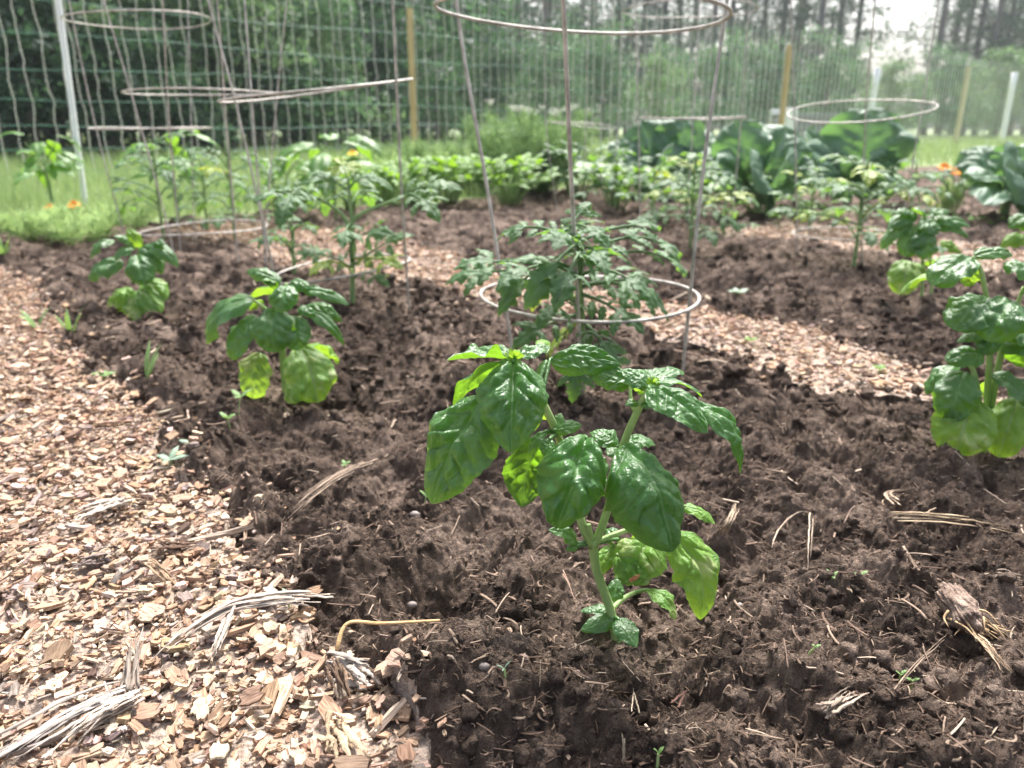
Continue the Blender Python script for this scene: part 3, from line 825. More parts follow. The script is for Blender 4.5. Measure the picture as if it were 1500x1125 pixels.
# lower leaves
BL((985, 782, .006), (1026, 908, -.010), (.34, -.66, .62), 104, 'basil_pale', bulge=.16, dome=.45, wav=.05, nlat=6, puck=.8, pet=(948, 776, .006), skew=.10, label='pale yellow-green lower leaf')
o = BL((955, 784, .004), (918, 858, -.012), (-.18, -.62, .72), 106, 'basil_pale', bulge=.22, dome=.7, wav=.06, nlat=6, pet=(944, 776, .008))
BL((905, 812, -.002), (950, 856, -.016), (.1, -.75, .6), 72, 'basil_pale', bulge=.14, dome=.6, wav=.05, nu=48, nv=29, pet=(942, 815, .010), label='curled lower leaf with a brown spot')
BL((938, 778, .026), (956, 832, .030), (.2, .75, .5), 60, 'basil_yellow', bulge=.1, dome=.4, nu=40, nv=25, pet=(925, 776, .010))
BL((948, 864, .016), (990, 908, .004), (.45, -.35, .8), 48, 'basil_pale', bulge=.24, dome=.4, fold=.1, wav=.08, nu=48, nv=29, pet=(930, 868, .018))
BL((900, 906, -.002), (851, 924, -.010), (-.1, -.66, .76), 36, bulge=.10, dome=.35, puck=.4, nu=40, nv=25, pet=(898, 905, .0))
BL((905, 906, -.004), (932, 948, -.020), (.15, -.66, .76), 46, bulge=.10, dome=.4, puck=.4, nu=40, nv=25, pet=(900, 905, .0))
BL((893, 892, .004), (850, 896, .004), (0, -.1, 1), 26, bulge=.08, dome=.3, nu=34, nv=19, pet=(890, 892, .002))
BL((897, 884, .010), (906, 846, .020), (-.2, -.8, .5), 36, bulge=.1, dome=.4, nu=34, nv=19, pet=(894, 890, .004))
BL((846, 796, .0), (803, 776, -.006), (.1, -.55, .85), 32, bulge=.16, dome=.4, fold=.2, wav=.1, nu=34, nv=19, pet=(866, 796, .002))
BL((846, 800, -.002), (828, 806, -.008), (-.1, -.8, .5), 16, bulge=.2, dome=.6, nu=24, nv=13, pet=(864, 798, .002))
BL((1000, 742, .004), (1048, 768, .0), (.15, -.2, .95), 36, 'basil_pale', bulge=.14, dome=.4, nu=40, nv=25, pet=(930, 760, .010))
BL((905, 790, .012), (888, 775, .02), (-.2, -.5, .8), 30, bulge=.14, dome=.4, nu=34, nv=19, pet=(880, 795, .004))
mb = MB()
leaf(mb, q(921, 852, -.0245), q(938, 842, -.0215), (.1, -.8, .55), w_(8), bulge=.05, dome=.2, puck=.3, nu=12, nv=7)
sp = mb.build('brown_spot', M['brown_spot'], basil)

# ---------------------------------------------------------------- other basils, read off the photo
def basil_from(base_px, label, stems, leaves, extra=()):
    b = gz(*base_px); D = b[1]
    root = thing('basil_plant', b, label, 'basil plant', 'basil plants set out in the beds')
    L = []
    for pts in stems:
        L.append(([b + [0, 0, -.01]] + [PD(x, y, D + d) for x, y, d in pts], [.0030, .0028, .0022, .0015]))
    stem_obj(root, L)
    r = np.random.default_rng(int(base_px[0]))
    for i, lf in enumerate(leaves):
        a, t, W = lf[0], lf[1], lf[2]; mat = lf[3] if len(lf) > 3 else 'basil'
        da = lf[4] if len(lf) > 4 else 0.0; db = lf[5] if len(lf) > 5 else -0.02
        dx = (t[0] - a[0])
        nn = lf[6] if len(lf) > 6 else (0.35 * np.sign(dx) * min(abs(dx) / 40, 1), -.52, .8)
        leaf_obj(root, PD(*a, D + da), PD(*t, D + db), nn, px2m(W, D, 450) * 1.14, mat, shape='broad' if W > 33 else 'basil', bulge=r.uniform(.12, .24), dome=r.uniform(.3, .5) if W > 44 else r.uniform(.45, .85), wav=.06, nu=36, nv=21, puck=1.2, nlat=5, seed=i + int(base_px[1]))
    return root
U = (0, .55, .8)          # seen from below, lit through
basil_from((418, 588), 'blurred basil with one pale bleached lower leaf, left of the sharp front plant', [[(412, 510, 0), (410, 440, 0), (420, 415, 0)], [(408, 480, 0), (385, 450, -.01), (372, 440, -.01)], [(416, 480, 0), (440, 465, -.01)]], [
    ((412, 414), (361, 397), 30, 'basil', 0, .01), ((410, 424), (362, 440), 24, 'basil_yellow', .01, .02, U), ((420, 418), (413, 458), 42, 'basil', -.01, -.035),
    ((425, 412), (457, 428), 30, 'basil', 0, .0), ((443, 424), (512, 447), 26, 'basil', 0, .0), ((372, 436), (302, 502), 46, 'basil', -.01, -.02),
    ((375, 462), (340, 527), 46, 'basil', -.015, -.035), ((402, 452), (402, 517), 56, 'basil', -.02, -.045), ((432, 462), (436, 514), 40, 'basil', -.02, -.04),
    ((445, 455), (505, 506), 26, 'basil', -.01, -.02), ((448, 448), (502, 472), 26, 'basil', .01, .01), ((436, 452), (462, 460), 24, 'basil', -.02, -.02),
    ((380, 516), (370, 584), 50, 'basil_pale', -.01, -.02), ((438, 508), (466, 590), 66, 'basil_pale', -.01, -.04), ((450, 505), (497, 532), 36, 'basil_yellow', .02, .02, U),
    ((385, 440), (365, 455), 18, 'basil_yellow', 0, 0, U), ((425, 445), (400, 440), 24), ((405, 425), (385, 410), 20), ((410, 575), (385, 588), 22, 'basil', 0, 0), ((440, 560), (422, 590), 40, 'basil_pale', -.02, -.03)])
rb = basil_from((1444, 650), 'blurred basil cut by the right edge of the photo, beside the chip path', [[(1446, 580, 0), (1450, 520, 0), (1448, 460, 0), (1438, 400, 0), (1426, 376, 0)], [(1462, 540, 0), (1478, 480, 0), (1500, 420, 0)], [(1430, 560, -.01), (1418, 530, -.01)]], [
    ((1424, 378), (1366, 418), 48, 'basil', 0, -.02), ((1392, 400), (1316, 432), 30, 'basil_yellow', .01, .0, U), ((1426, 374), (1484, 374), 28, 'basil', 0, .01),
    ((1430, 388), (1415, 420), 36, 'basil_yellow', .01, .01, U), ((1470, 385), (1530, 415), 44, 'basil', 0, -.02), ((1446, 436), (1398, 484), 62, 'basil', -.01, -.03), ((1482, 440), (1446, 500), 66, 'basil', -.02, -.04),
    ((1462, 438), (1425, 478), 32, 'basil_yellow', 0, -.01, U), ((1450, 490), (1402, 502), 30), ((1440, 522), (1386, 530), 40, 'basil', -.01, -.02), ((1442, 518), (1428, 506), 26),
    ((1452, 548), (1504, 594), 46, 'basil', -.02, -.035), ((1404, 536), (1357, 578), 42, 'basil', .0, -.01, (-.5, .3, .8)), ((1412, 544), (1388, 617), 54, 'basil', -.02, -.04),
    ((1424, 584), (1398, 668), 76, 'basil_pale', -.03, -.05), ((1458, 596), (1478, 626), 44), ((1490, 584), (1462, 670), 52, 'basil_pale', -.02, -.04), ((1470, 480), (1540, 500), 60, 'basil', 0, -.02),
    ((1466, 500), (1560, 560), 60, 'basil', 0, -.03), ((1480, 530), (1500, 520), 36), ((1440, 560), (1452, 590), 26, 'basil_yellow', .02, .02, U), ((1480, 560), (1550, 640), 66, 'basil', 0, -.02), ((1468, 470), (1440, 520), 34), ((1500, 430), (1560, 400), 50)])
basil_from((206, 462), 'blurred basil far at left by the lawn, with a round pale clump of lower leaves', [[(208, 430, 0), (203, 390, 0), (203, 362, 0)]], [
    ((198, 366), (166, 346), 22), ((207, 362), (186, 334), 20, 'basil_yellow', 0, .0), ((168, 352), (133, 380), 26), ((182, 386), (130, 408), 40, 'basil', -.02, -.03), ((196, 362), (168, 382), 26, 'basil', -.01, -.03),
    ((200, 374), (213, 418), 40, 'basil', -.02, -.05), ((206, 364), (230, 382), 24), ((214, 358), (262, 392), 30), ((220, 374), (238, 402), 28), ((216, 424), (203, 472), 46, 'basil_pale', -.01, -.05), ((182, 424), (168, 458), 34, 'basil_pale', 0, -.02),
    ((212, 410), (240, 442), 34, 'basil_pale', -.01, -.03), ((224, 408), (246, 438), 28, 'basil_pale', .0, .0), ((186, 420), (188, 462), 32, 'basil_yellow', -.01, -.03), ((225, 362), (242, 358), 18), ((205, 425), (232, 462), 36, 'basil_pale', -.02, -.05)])
basil_from((1350, 444), 'blurred basil with a round drooping lower leaf, beyond the chip path at right', [[(1352, 400, 0), (1350, 350, 0), (1350, 318, 0)], [(1364, 430, 0), (1362, 370, 0)]], [
    ((1335, 322), (1290, 366), 30), ((1345, 330), (1325, 376), 34, 'basil', -.02, -.04), ((1352, 336), (1356, 380), 40, 'basil', -.03, -.05), ((1342, 318), (1312, 312), 24), ((1348, 314), (1345, 308), 24), ((1356, 316), (1392, 310), 26),
    ((1362, 322), (1422, 332), 28), ((1366, 332), (1420, 348), 28), ((1350, 322), (1370, 345), 36, 'basil', -.02, -.04), ((1330, 382), (1318, 432), 40, 'basil_pale', -.01, -.04), ((1342, 385), (1350, 408), 20, 'basil_yellow'), ((1355, 384), (1384, 392), 26, 'basil_yellow', 0, 0, U),
    ((1376, 355), (1408, 372), 26, 'basil_yellow', .02, .02), ((1340, 315), (1300, 335), 30, 'basil', 0, -.02)])
basil_from((1512, 405), 'dark blurred basil sprig just inside the right edge, above the basil beside it', [[(1512, 360, 0), (1508, 330, 0)]], [
    ((1505, 318), (1478, 335), 32), ((1500, 345), (1464, 366), 24, 'basil_yellow'), ((1510, 310), (1520, 345), 40), ((1505, 350), (1480, 362), 26, 'basil_pale'), ((1515, 330), (1545, 360), 40), ((1508, 316), (1530, 300), 30)])

# ---------------------------------------------------------------- tomatoes
def tomato_leaf(mb, a, b, n, size, seed, droop=.25, mi=0, nl=3):
    """a compound leaf: rib and toothed leaflets in pairs, one at the tip"""
    r = np.random.default_rng(seed)
    a = np.asarray(a, float); b = np.asarray(b, float); c = b - a; L = np.linalg.norm(c)
    n = np.asarray(n, float); t0 = c / L; n = nrm(n - t0 * n.dot(t0)); s = np.cross(n, t0)
    k = 16; u = np.linspace(0, 1, k)
    mid = a + np.outer(u, c) + np.outer(droop * 4 * u * (1 - u) * L, n)
    V, F = tube(mid, [.0022, .0010], 6); mb.add(V, F, 0, vein=np.full(len(V), .8))
    T = nrm(np.gradient(mid, axis=0))
    size = size * .72
    leaf(mb, mid[-4], mid[-4] + T[-1] * size * .95 + np.array([0, 0, -.12 * size]), n, size * .56, bulge=.12, dome=.4, fold=.12, shape='lance', nu=30, nv=11, seed=seed, wav=.08, lobes=.32, mi=mi)
    for j in range(nl):
        i = int(4 + (k - 8) * j / max(nl - 1, 1))
        for sg in (-1, 1):
            d = nrm(T[i] * r.uniform(.35, .7) + sg * s * 1.0 + np.array([0, 0, -r.uniform(.1, .55)]))
            sz = size * r.uniform(.55, .85) * (0.75 + .3 * j / nl)
            st = mid[i] + d * size * .10
            V, F = tube([mid[i], st], .0006, 5); mb.add(V, F, 0, vein=np.full(len(V), .8))
            leaf(mb, st, st + d * sz, n + .25 * sg * s, sz * .45, bulge=.12, dome=.4, fold=.15, shape='lance', nu=26, nv=9, seed=seed * 7 + j * 2 + sg, wav=.08, lobes=.32, mi=mi)

def tomato(base, label, stem_pts, leaves, mat='tomato', group='staked tomato plants'):
    root = thing('tomato_plant', base, label, 'tomato plant', group)
    stem_obj(root, [([base + [0, 0, -.01]] + list(s), [.0042, .0036, .0020]) for s in stem_pts], 'tomato_stem')
    for i, lf in enumerate(leaves):
        a, b, size = lf[:3]; m = lf[3] if len(lf) > 3 else mat; n = lf[4] if len(lf) > 4 else (0, -.35, .9)
        mb = MB(); tomato_leaf(mb, a, b, n, size, i * 13 + int(abs(base[0]) * 1000), (lf[5] if len(lf) > 5 else .2) * [.25, 1.0, .5, .8][i % 4])
        mb.build('leaf', M[m], root)
    return root

bt = gz(852, 575); DT = bt[1]
def t_(x, y, d=0): return PD(x, y, DT + d)
tomato(bt, 'tomato plant in the sharpest wire cage, right behind the front basil', [[t_(853, 540), t_(852, 500), t_(851, 440), t_(843, 380), t_(822, 330, .01)]], [
    (t_(846, 400), t_(690, 385, -.02), .060, 'tomato', (0, -.3, .9), .22), (t_(842, 385), t_(786, 420, -.10), .072, 'tomato', (0, -.8, .5), .30), (t_(846, 405), t_(748, 405, -.07), .060, 'tomato', (-.3, -.5, .8), .25),
    (t_(835, 355), t_(752, 338, .02), .055), (t_(830, 345), t_(852, 308, .02), .040), (t_(844, 380), t_(985, 365, .05), .065, 'tomato', (0, -.3, .9), .16),
    (t_(838, 360), t_(950, 330, .06), .062, 'tomato', (0, -.3, .9), .14), (t_(848, 405), t_(935, 420, -.04), .062, 'tomato', (.2, -.4, .9), .22), (t_(850, 430), t_(915, 462, -.03), .055, 'tomato', (.2, -.5, .8), .22),
    (t_(851, 455), t_(800, 462, -.06), .050, 'tomato', (-.2, -.5, .8), .2), (t_(852, 490), t_(888, 510, -.05), .050, 'tomato', (.2, -.5, .8), .3), (t_(852, 500), t_(842, 560, -.03), .044, 'tomato', (-.1, -.9, .4), .2),
    (t_(851, 470), t_(812, 505, .02), .04, 'tomato_yellow'), (t_(846, 400), t_(880, 380, -.07), .055, 'tomato', (.1, -.7, .7), .25), (t_(840, 370), t_(820, 350, -.09), .055, 'tomato', (0, -.7, .7), .25),
    (t_(850, 440), t_(790, 440, .05), .05, 'tomato_yellow'), (t_(846, 410), t_(672, 405, .02), .062, 'tomato', (-.2, -.4, .9), .30), (t_(848, 415), t_(740, 440, -.06), .060, 'tomato', (-.2, -.6, .8), .34), (t_(850, 420), t_(962, 445, .0), .060, 'tomato', (.2, -.4, .9), .34), (t_(852, 470), t_(900, 545, -.02), .05, 'tomato', (.1, -.8, .6), .3), (t_(852, 460), t_(775, 490, -.03), .05, 'tomato', (-.2, -.7, .7), .3), (t_(849, 410), t_(815, 440, -.12), .058, 'tomato', (-.1, -.9, .5), .3), (t_(846, 390), t_(1000, 395, .10), .062, 'tomato', (.1, -.3, .9), .24), (t_(826, 340), t_(870, 340, -.04), .05), (t_(846, 420), t_(948, 412, .04), .05)])

b2 = gz(516, 446); D2 = b2[1]
def t2(x, y, d=0): return PD(x, y, D2 + d)
tomato(b2, 'lanky blurred tomato with two long side arms in the cage left of centre', [[t2(516, 400), t2(517, 340), t2(512, 290), t2(510, 260)], [t2(516, 380), t2(516, 325), t2(560, 300), t2(600, 288)], [t2(516, 370), t2(508, 325), t2(480, 298), t2(440, 280)]], [
    (t2(470, 292), t2(412, 285, -.05), .085, 'tomato', (-.3, -.5, .8), .2), (t2(450, 285), t2(420, 300, -.08), .08, 'tomato', (0, -.8, .5), .2), (t2(580, 292), t2(640, 272), .08, 'tomato', (.2, -.4, .9), .2),
    (t2(590, 290), t2(625, 300, -.05), .07, 'tomato', (.2, -.6, .8), .2), (t2(512, 280), t2(470, 258, .03), .07), (t2(512, 275), t2(550, 262, .03), .07), (t2(510, 262), t2(500, 240, .02), .06, 'tomato_yellow'), (t2(516, 300), t2(540, 290, .1), .07),
    (t2(517, 390), t2(580, 350), .07, 'tomato'), (t2(517, 385), t2(560, 340, -.05), .07, 'tomato', (.1, -.6, .8), .25), (t2(517, 395), t2(455, 370, -.02), .06), (t2(517, 400), t2(470, 390, -.06), .06, 'tomato_yellow'),
    (t2(517, 380), t2(575, 385, -.06), .06, 'tomato_yellow'), (t2(517, 410), t2(560, 410, -.04), .045), (t2(516, 330), t2(505, 345, -.07), .06, 'tomato', (0, -.7, .7), .2), (t2(514, 300), t2(480, 300, .08), .07)])

def tomato_auto(px, py, H, label, seed, n=12, size=.07, spread=.13, mat='tomato', lean=0.0):
    r = np.random.default_rng(seed); b = gz(px, py)
    top = b + [lean, 0, H]
    st = [b + [lean * .3, 0, H * .4], b + [lean * .7, 0.01, H * .75], top]
    lv = []
    for i in range(n):
        f = 0.22 + 0.75 * i / n; az = i * 2.4 + r.uniform(-.4, .4)
        a = b + (top - b) * f; rr = spread * (1.15 - .5 * f) * r.uniform(.7, 1.2)
        lv.append((a, a + [rr * math.cos(az), rr * math.sin(az), r.uniform(-.02, .05)], size * r.uniform(.75, 1.1), mat if r.random() > .14 else 'tomato_yellow', (0.2 * math.cos(az), .2 * math.sin(az) - .15, .9), r.uniform(.12, .3)))
    return tomato(b, label, [st], lv)
tomato_auto(1010, 372, .21, 'bushy blurred tomato just right of the sharp cage, above the chip path', 11, 16, .075, .12)
tomato_auto(1250, 392, .22, 'blurred tomato with drooping leaves inside the tilted cage at right', 12, 16, .08, .15)
tomato_auto(900, 318, .20, 'small blurred tomato behind the sharp cage, beneath the dill clump', 13, 12, .075, .13)
tomato_auto(1005, 318, .16, 'dark blurred tomato in front of the broccoli, in the far middle', 14, 14, .08, .15)
tomato_auto(345, 352, .25, 'thin blurred tomato between the cage legs at left, behind the far left basil', 15, 13, .075, .14)
tomato_auto(240, 350, .24, 'thin blurred pepper-like tomato at far left behind the feathery weeds', 16, 12, .075, .13)
tomato_auto(432, 402, .10, 'low blurred tomato shoot left of the lanky two-armed tomato', 17, 8, .05, .07)
tomato_auto(1060, 345, .13, 'small yellowing tomato shoot beside the bushy tomato right of the sharp cage', 18, 8, .06, .08, 'tomato')
tomato_auto(955, 330, .17, 'blurred tomato seen between the two right legs of the sharp cage', 20, 12, .075, .12)
tomato_auto(1185, 338, .15, 'blurred tomato left of the tilted cage at right', 21, 12, .075, .12)
tomato_auto(1330, 330, .18, 'blurred tomato above the basil with a drooping leaf, right of the tilted cage', 22, 12, .075, .13)
tomato_auto(305, 338, .20, 'thin blurred tomato inside the level-ringed cage at left', 23, 11, .07, .12)
tomato_auto(405, 332, .18, 'thin blurred tomato behind the left arm of the lanky tomato', 24, 11, .07, .12)
tomato_auto(1120, 318, .14, 'low blurred tomato in front of the broad broccoli leaves', 19, 9, .07, .1)

# ---------------------------------------------------------------- peppers
def pepper(px, py, H, label, seed, n=22, W=.036, spread=.10, D=None):
    r = np.random.default_rng(seed); b = gz(px, py)
    root = thing('pepper_plant', b, label, 'pepper plant', 'young pepper plants on the left')
    br = []
    for k in range(3):
        az = k * 2.1 + r.uniform(-.3, .3)
        br.append(([b + [0, 0, -.01], b + [0, 0, H * .55], b + [spread * .5 * math.cos(az), spread * .5 * math.sin(az), H * .85]], [.004, .003, .0015]))
    stem_obj(root, br, 'tomato_stem')
    for i in range(n):
        f = r.uniform(.45, 1.0); az = i * 2.4
        a = b + [spread * .55 * f * math.cos(az) * .8, spread * .55 * f * math.sin(az) * .8, H * f * .95]
        d = np.array([math.cos(az), math.sin(az), r.uniform(-1.0, .1)]); L = W * r.uniform(1.7, 2.5)
        leaf_obj(root, a, a + nrm(d) * L, (0.3 * math.cos(az), .3 * math.sin(az) - .2, .9), W * r.uniform(.8, 1.2), 'pepper', bulge=.15, dome=.4, fold=.1, shape='lance', nu=18, nv=9, seed=i)
    return root
pepper(80, 318, .27, 'pepper plant with drooping leaves beside the white stake at far left', 3, 20, .04, .11)
pepper(262, 322, .27, 'pepper plant with a yellowing top leaf, right of the white stake', 4, 20, .045, .12)
pepper(425, 312, .22, 'small pepper plant between the lanky tomato and the lawn', 6, 18, .04, .11)
pepper(492, 318, .26, 'pepper plant with rounded bright leaves under the yellow flower', 5, 18, .065, .13)

# ---------------------------------------------------------------- broccoli and cabbage
def brassica(base, label, leaves, seed):
    root = thing('broccoli_plant', base, label, 'broccoli plant', 'broccoli plants in the far bed')
    D = base[1]
    stem_obj(root, [([base + [0, 0, -.02], base + [0, 0, .06], base + [0, 0, .13]], [.016, .014, .010])], 'tomato_stem')
    for i, (a, t, W, n, dt) in enumerate(leaves):
        p0 = PD(*a, D); p1 = PD(*t, D + dt)
        leaf_obj(root, p0, p1, n, px2m(W, D, 250) * 1.12, 'brassica', bulge=.12, dome=.35, fold=.12, puck=.9, shape='round', nu=34, nv=23, seed=seed + i, wav=.09, nlat=6,
                 petiole=base + [0, 0, .03 + .012 * (i % 6)], prad=.007)
    return root
bb = gz(1240, 306)
brassica(bb, 'broccoli with one tall broad upright leaf, behind the tilted cage at right', [
    ((1255, 275), (1276, 160), 128, (-.1, -.9, .35), .0), ((1205, 280), (1180, 190), 60, (.4, -.7, .6), -.05), ((1235, 285), (1180, 215), 70, (.2, -.7, .7), -.12), ((1275, 275), (1305, 215), 80, (.3, -.6, .7), -.05),
    ((1225, 290), (1180, 265), 80, (0, -.5, .85), -.25), ((1260, 290), (1285, 250), 70, (.2, -.6, .8), -.22), ((1215, 275), (1215, 195), 60, (0, .3, .9), .2), ((1240, 270), (1225, 178), 60, (-.2, -.6, .7), .1), ((1290, 280), (1310, 255), 50, (.3, -.4, .9), .1)], 5)
bb = gz(1110, 304)
brassica(bb, 'broccoli with pale shining leaf tips, in front of the yellow stake', [
    ((1120, 270), (1152, 185), 90, (.2, -.7, .6), .05), ((1095, 270), (1078, 178), 84, (-.2, -.75, .6), .0), ((1120, 285), (1150, 235), 90, (.1, -.8, .55), -.15), ((1090, 285), (1050, 240), 80, (-.2, -.7, .6), -.12),
    ((1110, 290), (1100, 245), 90, (0, -.8, .5), -.22), ((1135, 280), (1190, 235), 80, (.3, -.5, .8), -.05), ((1110, 255), (1130, 185), 60, (.1, -.3, .9), .2), ((1080, 275), (1040, 215), 70, (-.3, -.5, .8), .1)], 25)
bb = gz(975, 292)
brassica(bb, 'dark bushy broccoli standing left of the others, behind the sharp cage leg', [
    ((985, 265), (1002, 172), 84, (.1, -.7, .6), .0), ((965, 265), (938, 178), 84, (-.2, -.7, .6), .0), ((960, 275), (915, 225), 80, (-.3, -.6, .7), -.08), ((985, 275), (1030, 225), 80, (.3, -.6, .7), -.08),
    ((975, 262), (972, 176), 74, (0, -.6, .7), .1), ((970, 280), (965, 230), 90, (0, -.8, .5), -.18), ((990, 260), (1035, 190), 70, (.3, -.4, .9), .15), ((950, 260), (905, 205), 70, (-.3, -.3, .9), .12)], 45)
bb = gz(1470, 318)
brassica(bb, 'broccoli spreading wide wavy leaves at the right edge, beside the orange marigold', [
    ((1470, 285), (1428, 262), 66, (-.2, -.5, .8), -.15), ((1480, 280), (1500, 215), 90, (.1, -.7, .6), .0), ((1455, 275), (1430, 215), 80, (-.3, -.6, .7), .1), ((1480, 290), (1470, 245), 100, (0, -.85, .5), -.2),
    ((1465, 280), (1400, 270), 60, (-.2, -.3, .9), .1), ((1490, 285), (1545, 240), 100, (.3, -.5, .8), -.1), ((1485, 295), (1520, 290), 90, (.2, -.6, .8), -.2), ((1470, 290), (1440, 300), 60, (-.2, -.6, .7), -.25)], 65)
bb = gz(1580, 300)
brassica(bb, 'broccoli mostly beyond the right edge of the picture, only its leaf tips inside', [
    ((1570, 270), (1500, 235), 90, (-.2, -.5, .8), -.1), ((1580, 270), (1590, 205), 90, (0, -.7, .6), 0), ((1570, 265), (1530, 205), 80, (-.3, -.5, .7), .1), ((1590, 275), (1640, 230), 80, (.3, -.5, .7), -.1)], 85)

# ---------------------------------------------------------------- feathery and leafy clumps
def strands(mb, base, H, spread, n, r, rad=.0012, fan=1.0, fronds=7, fl=.05):
    """thin stems, each ending in a spray of thread-like leaflets"""
    for i in range(n):
        az = r.uniform(0, 6.28); rr = spread * math.sqrt(r.random()); h = H * r.uniform(.55, 1.05)
        b = base + [rr * .35 * math.cos(az), rr * .35 * math.sin(az), 0]
        t = base + [rr * fan * math.cos(az), rr * fan * math.sin(az), h]
        mid = (b + t) / 2 + [0, 0, h * .1]
        V, F = tube([b, mid, t], [rad, rad * .5], 4, 5); mb.add(V, F)
        for k in range(fronds):
            f = r.uniform(.25, 1.0); p = b + (t - b) * f
            d = nrm(r.normal(0, 1, (6, 3)) + [0, 0, .5]) * fl * r.uniform(.5, 1.2, (6, 1))
            for e in d:
                s = nrm(np.cross(e, r.normal(0, 1, 3))) * rad * 1.3
                mb.add([p - s, p + s, p + e], [[[0, 1, 2]]])

def clump(name, base, label, cat, mat, H, spread, n, seed, **k):
    r = np.random.default_rng(seed); root = thing(name, base, label, cat)
    mb = MB(); strands(mb, np.asarray(base, float), H, spread, n, r, **k); mb.build('foliage', M[mat], root); return root, r

def umbels(root, base, H, spread, n, r, size=.035):
    for i in range(n):
        az = r.uniform(0, 6.28); rr = spread * math.sqrt(r.random()); p = base + np.array([rr * math.cos(az), rr * math.sin(az), H * r.uniform(.92, 1.12)])
        mb = MB()
        for k in range(14):
            c = p + [size * r.normal(0, .5), size * r.normal(0, .5), size * r.normal(0, .12)]
            V, F = CR[0]; mb.add(V[::3] if False else V * size * .09 + c, F)
            Vt, Ft = tube([p - [0, 0, size * .8], c], .0008, 4); mb.add(Vt, Ft)
        mb.build('flower_head', M['umbel'], root)
b = gz(780, 286)
dl, r = clump('dill_plant', b, 'tall feathery dill clump with pale flower heads in the far middle', 'dill', 'dill_dark', .34, .31, 210, 4, fronds=9, fl=.06, rad=.0016)
umbels(dl, b, .36, .24, 11, r, .028)
b = gz(700, 284)
clump('dill_plant', b, 'lower feathery dill tuft to the left of the tall flowering dill', 'dill', 'dill_dark', .26, .16, 70, 5, fronds=9, fl=.05, rad=.0016)
b = gz(600, 282)
clump('carrot_plant', b, 'pale green feathery carrot tops behind the lanky tomato', 'carrot', 'dill_dark', .22, .20, 90, 6, fronds=8, fl=.05, rad=.0016)
b = gz(655, 280)
clump('carrot_plant', b, 'bright feathery carrot tops between the yellow stake and the dill', 'carrot', 'dill', .20, .20, 80, 61, fronds=8, fl=.05, rad=.0016)
b = gz(540, 284)
clump('carrot_plant', b, 'pale feathery carrot tops just behind the yellow flower', 'carrot', 'dill', .16, .20, 70, 62, fronds=8, fl=.05, rad=.0016)
for i, (px, py, lab, h, s, n) in enumerate([(120, 358, 'wispy feathery weed clump at the left edge of the bed, under the orange marigold', .085, .12, 40), (60, 352, 'pale wispy weed clump at the far left corner of the bed', .075, .10, 30), (185, 345, 'thin feathery weed clump behind the far left basil', .10, .10, 30)]):
    clump('feathery_weed', gz(px, py), lab, 'weed', 'dill', h, s, n, 20 + i, fronds=8, fl=.035, rad=.001)

def leafy(name, px, py, label, cat, mat, H, spread, n, W, seed, shape='lance', lobes=.2):
    r = np.random.default_rng(seed); b = gz(px, py); root = thing(name, b, label, cat)
    ml, ms = MB(), MB()
    for i in range(n):
        az = r.uniform(0, 6.28); rr = spread * math.sqrt(r.random()); h = H * r.uniform(.5, 1.05)
        t = b + [rr * math.cos(az), rr * math.sin(az), h]
        V, F = tube([b + [rr * .2 * math.cos(az), rr * .2 * math.sin(az), 0], (b + t) / 2 + [0, 0, .1 * h], t], .0016, 4, 5); ms.add(V, F)
        for k in range(3):
            a2 = az + (k - 1) * .9; L = W * r.uniform(1.1, 1.9)
            d = nrm([math.cos(a2), math.sin(a2), r.uniform(-.4, .7)])
            leaf(ml, t, t + d * L, (.3 * math.cos(a2), .3 * math.sin(a2) - .2, .9), W, bulge=.12, dome=.4, shape=shape, nu=9, nv=5, seed=i * 3 + k, lobes=lobes, puck=.5)
    ms.build('stem', M['tomato_stem'], root); ml.build('foliage', M[mat], root); return root
leafy('parsley_plant', 745, 304, 'bright green parsley clump at the foot of the dill', 'parsley', 'parsley', .17, .16, 60, .028, 3)
leafy('parsley_plant', 660, 300, 'bright green leafy herb to the left of the parsley, by the far soil edge', 'herb', 'parsley', .16, .14, 50, .028, 4)
leafy('celery_plant', 845, 296, 'darker leafy clump between the dill and the broccoli', 'celery', 'tomato', .20, .15, 50, .036, 5)
leafy('leafy_herb', 615, 298, 'bright leafy green clump in front of the yellow stake', 'herb', 'parsley', .15, .16, 50, .028, 17)
leafy('leafy_weed', 560, 296, 'low mixed green clump behind the chip path left of centre', 'weed', 'parsley', .11, .15, 45, .024, 6)
leafy('celery_plant', 905, 306, 'dark leafy clump left of the broccoli, beneath the slanting ring', 'celery', 'pepper', .13, .14, 45, .034, 15)
leafy('leafy_herb', 1040, 300, 'mid green leafy clump at the foot of the broccoli behind the sharp cage leg', 'herb', 'pepper', .09, .14, 40, .03, 16)
leafy('leafy_weed', 1160, 322, 'tiny yellow-green sprouts at the foot of the broccoli', 'weed', 'parsley', .035, .13, 22, .014, 7)
leafy('leafy_weed', 1440, 330, 'pale sprouts in the far soil under the right-hand broccoli', 'weed', 'parsley', .03, .10, 14, .013, 8)

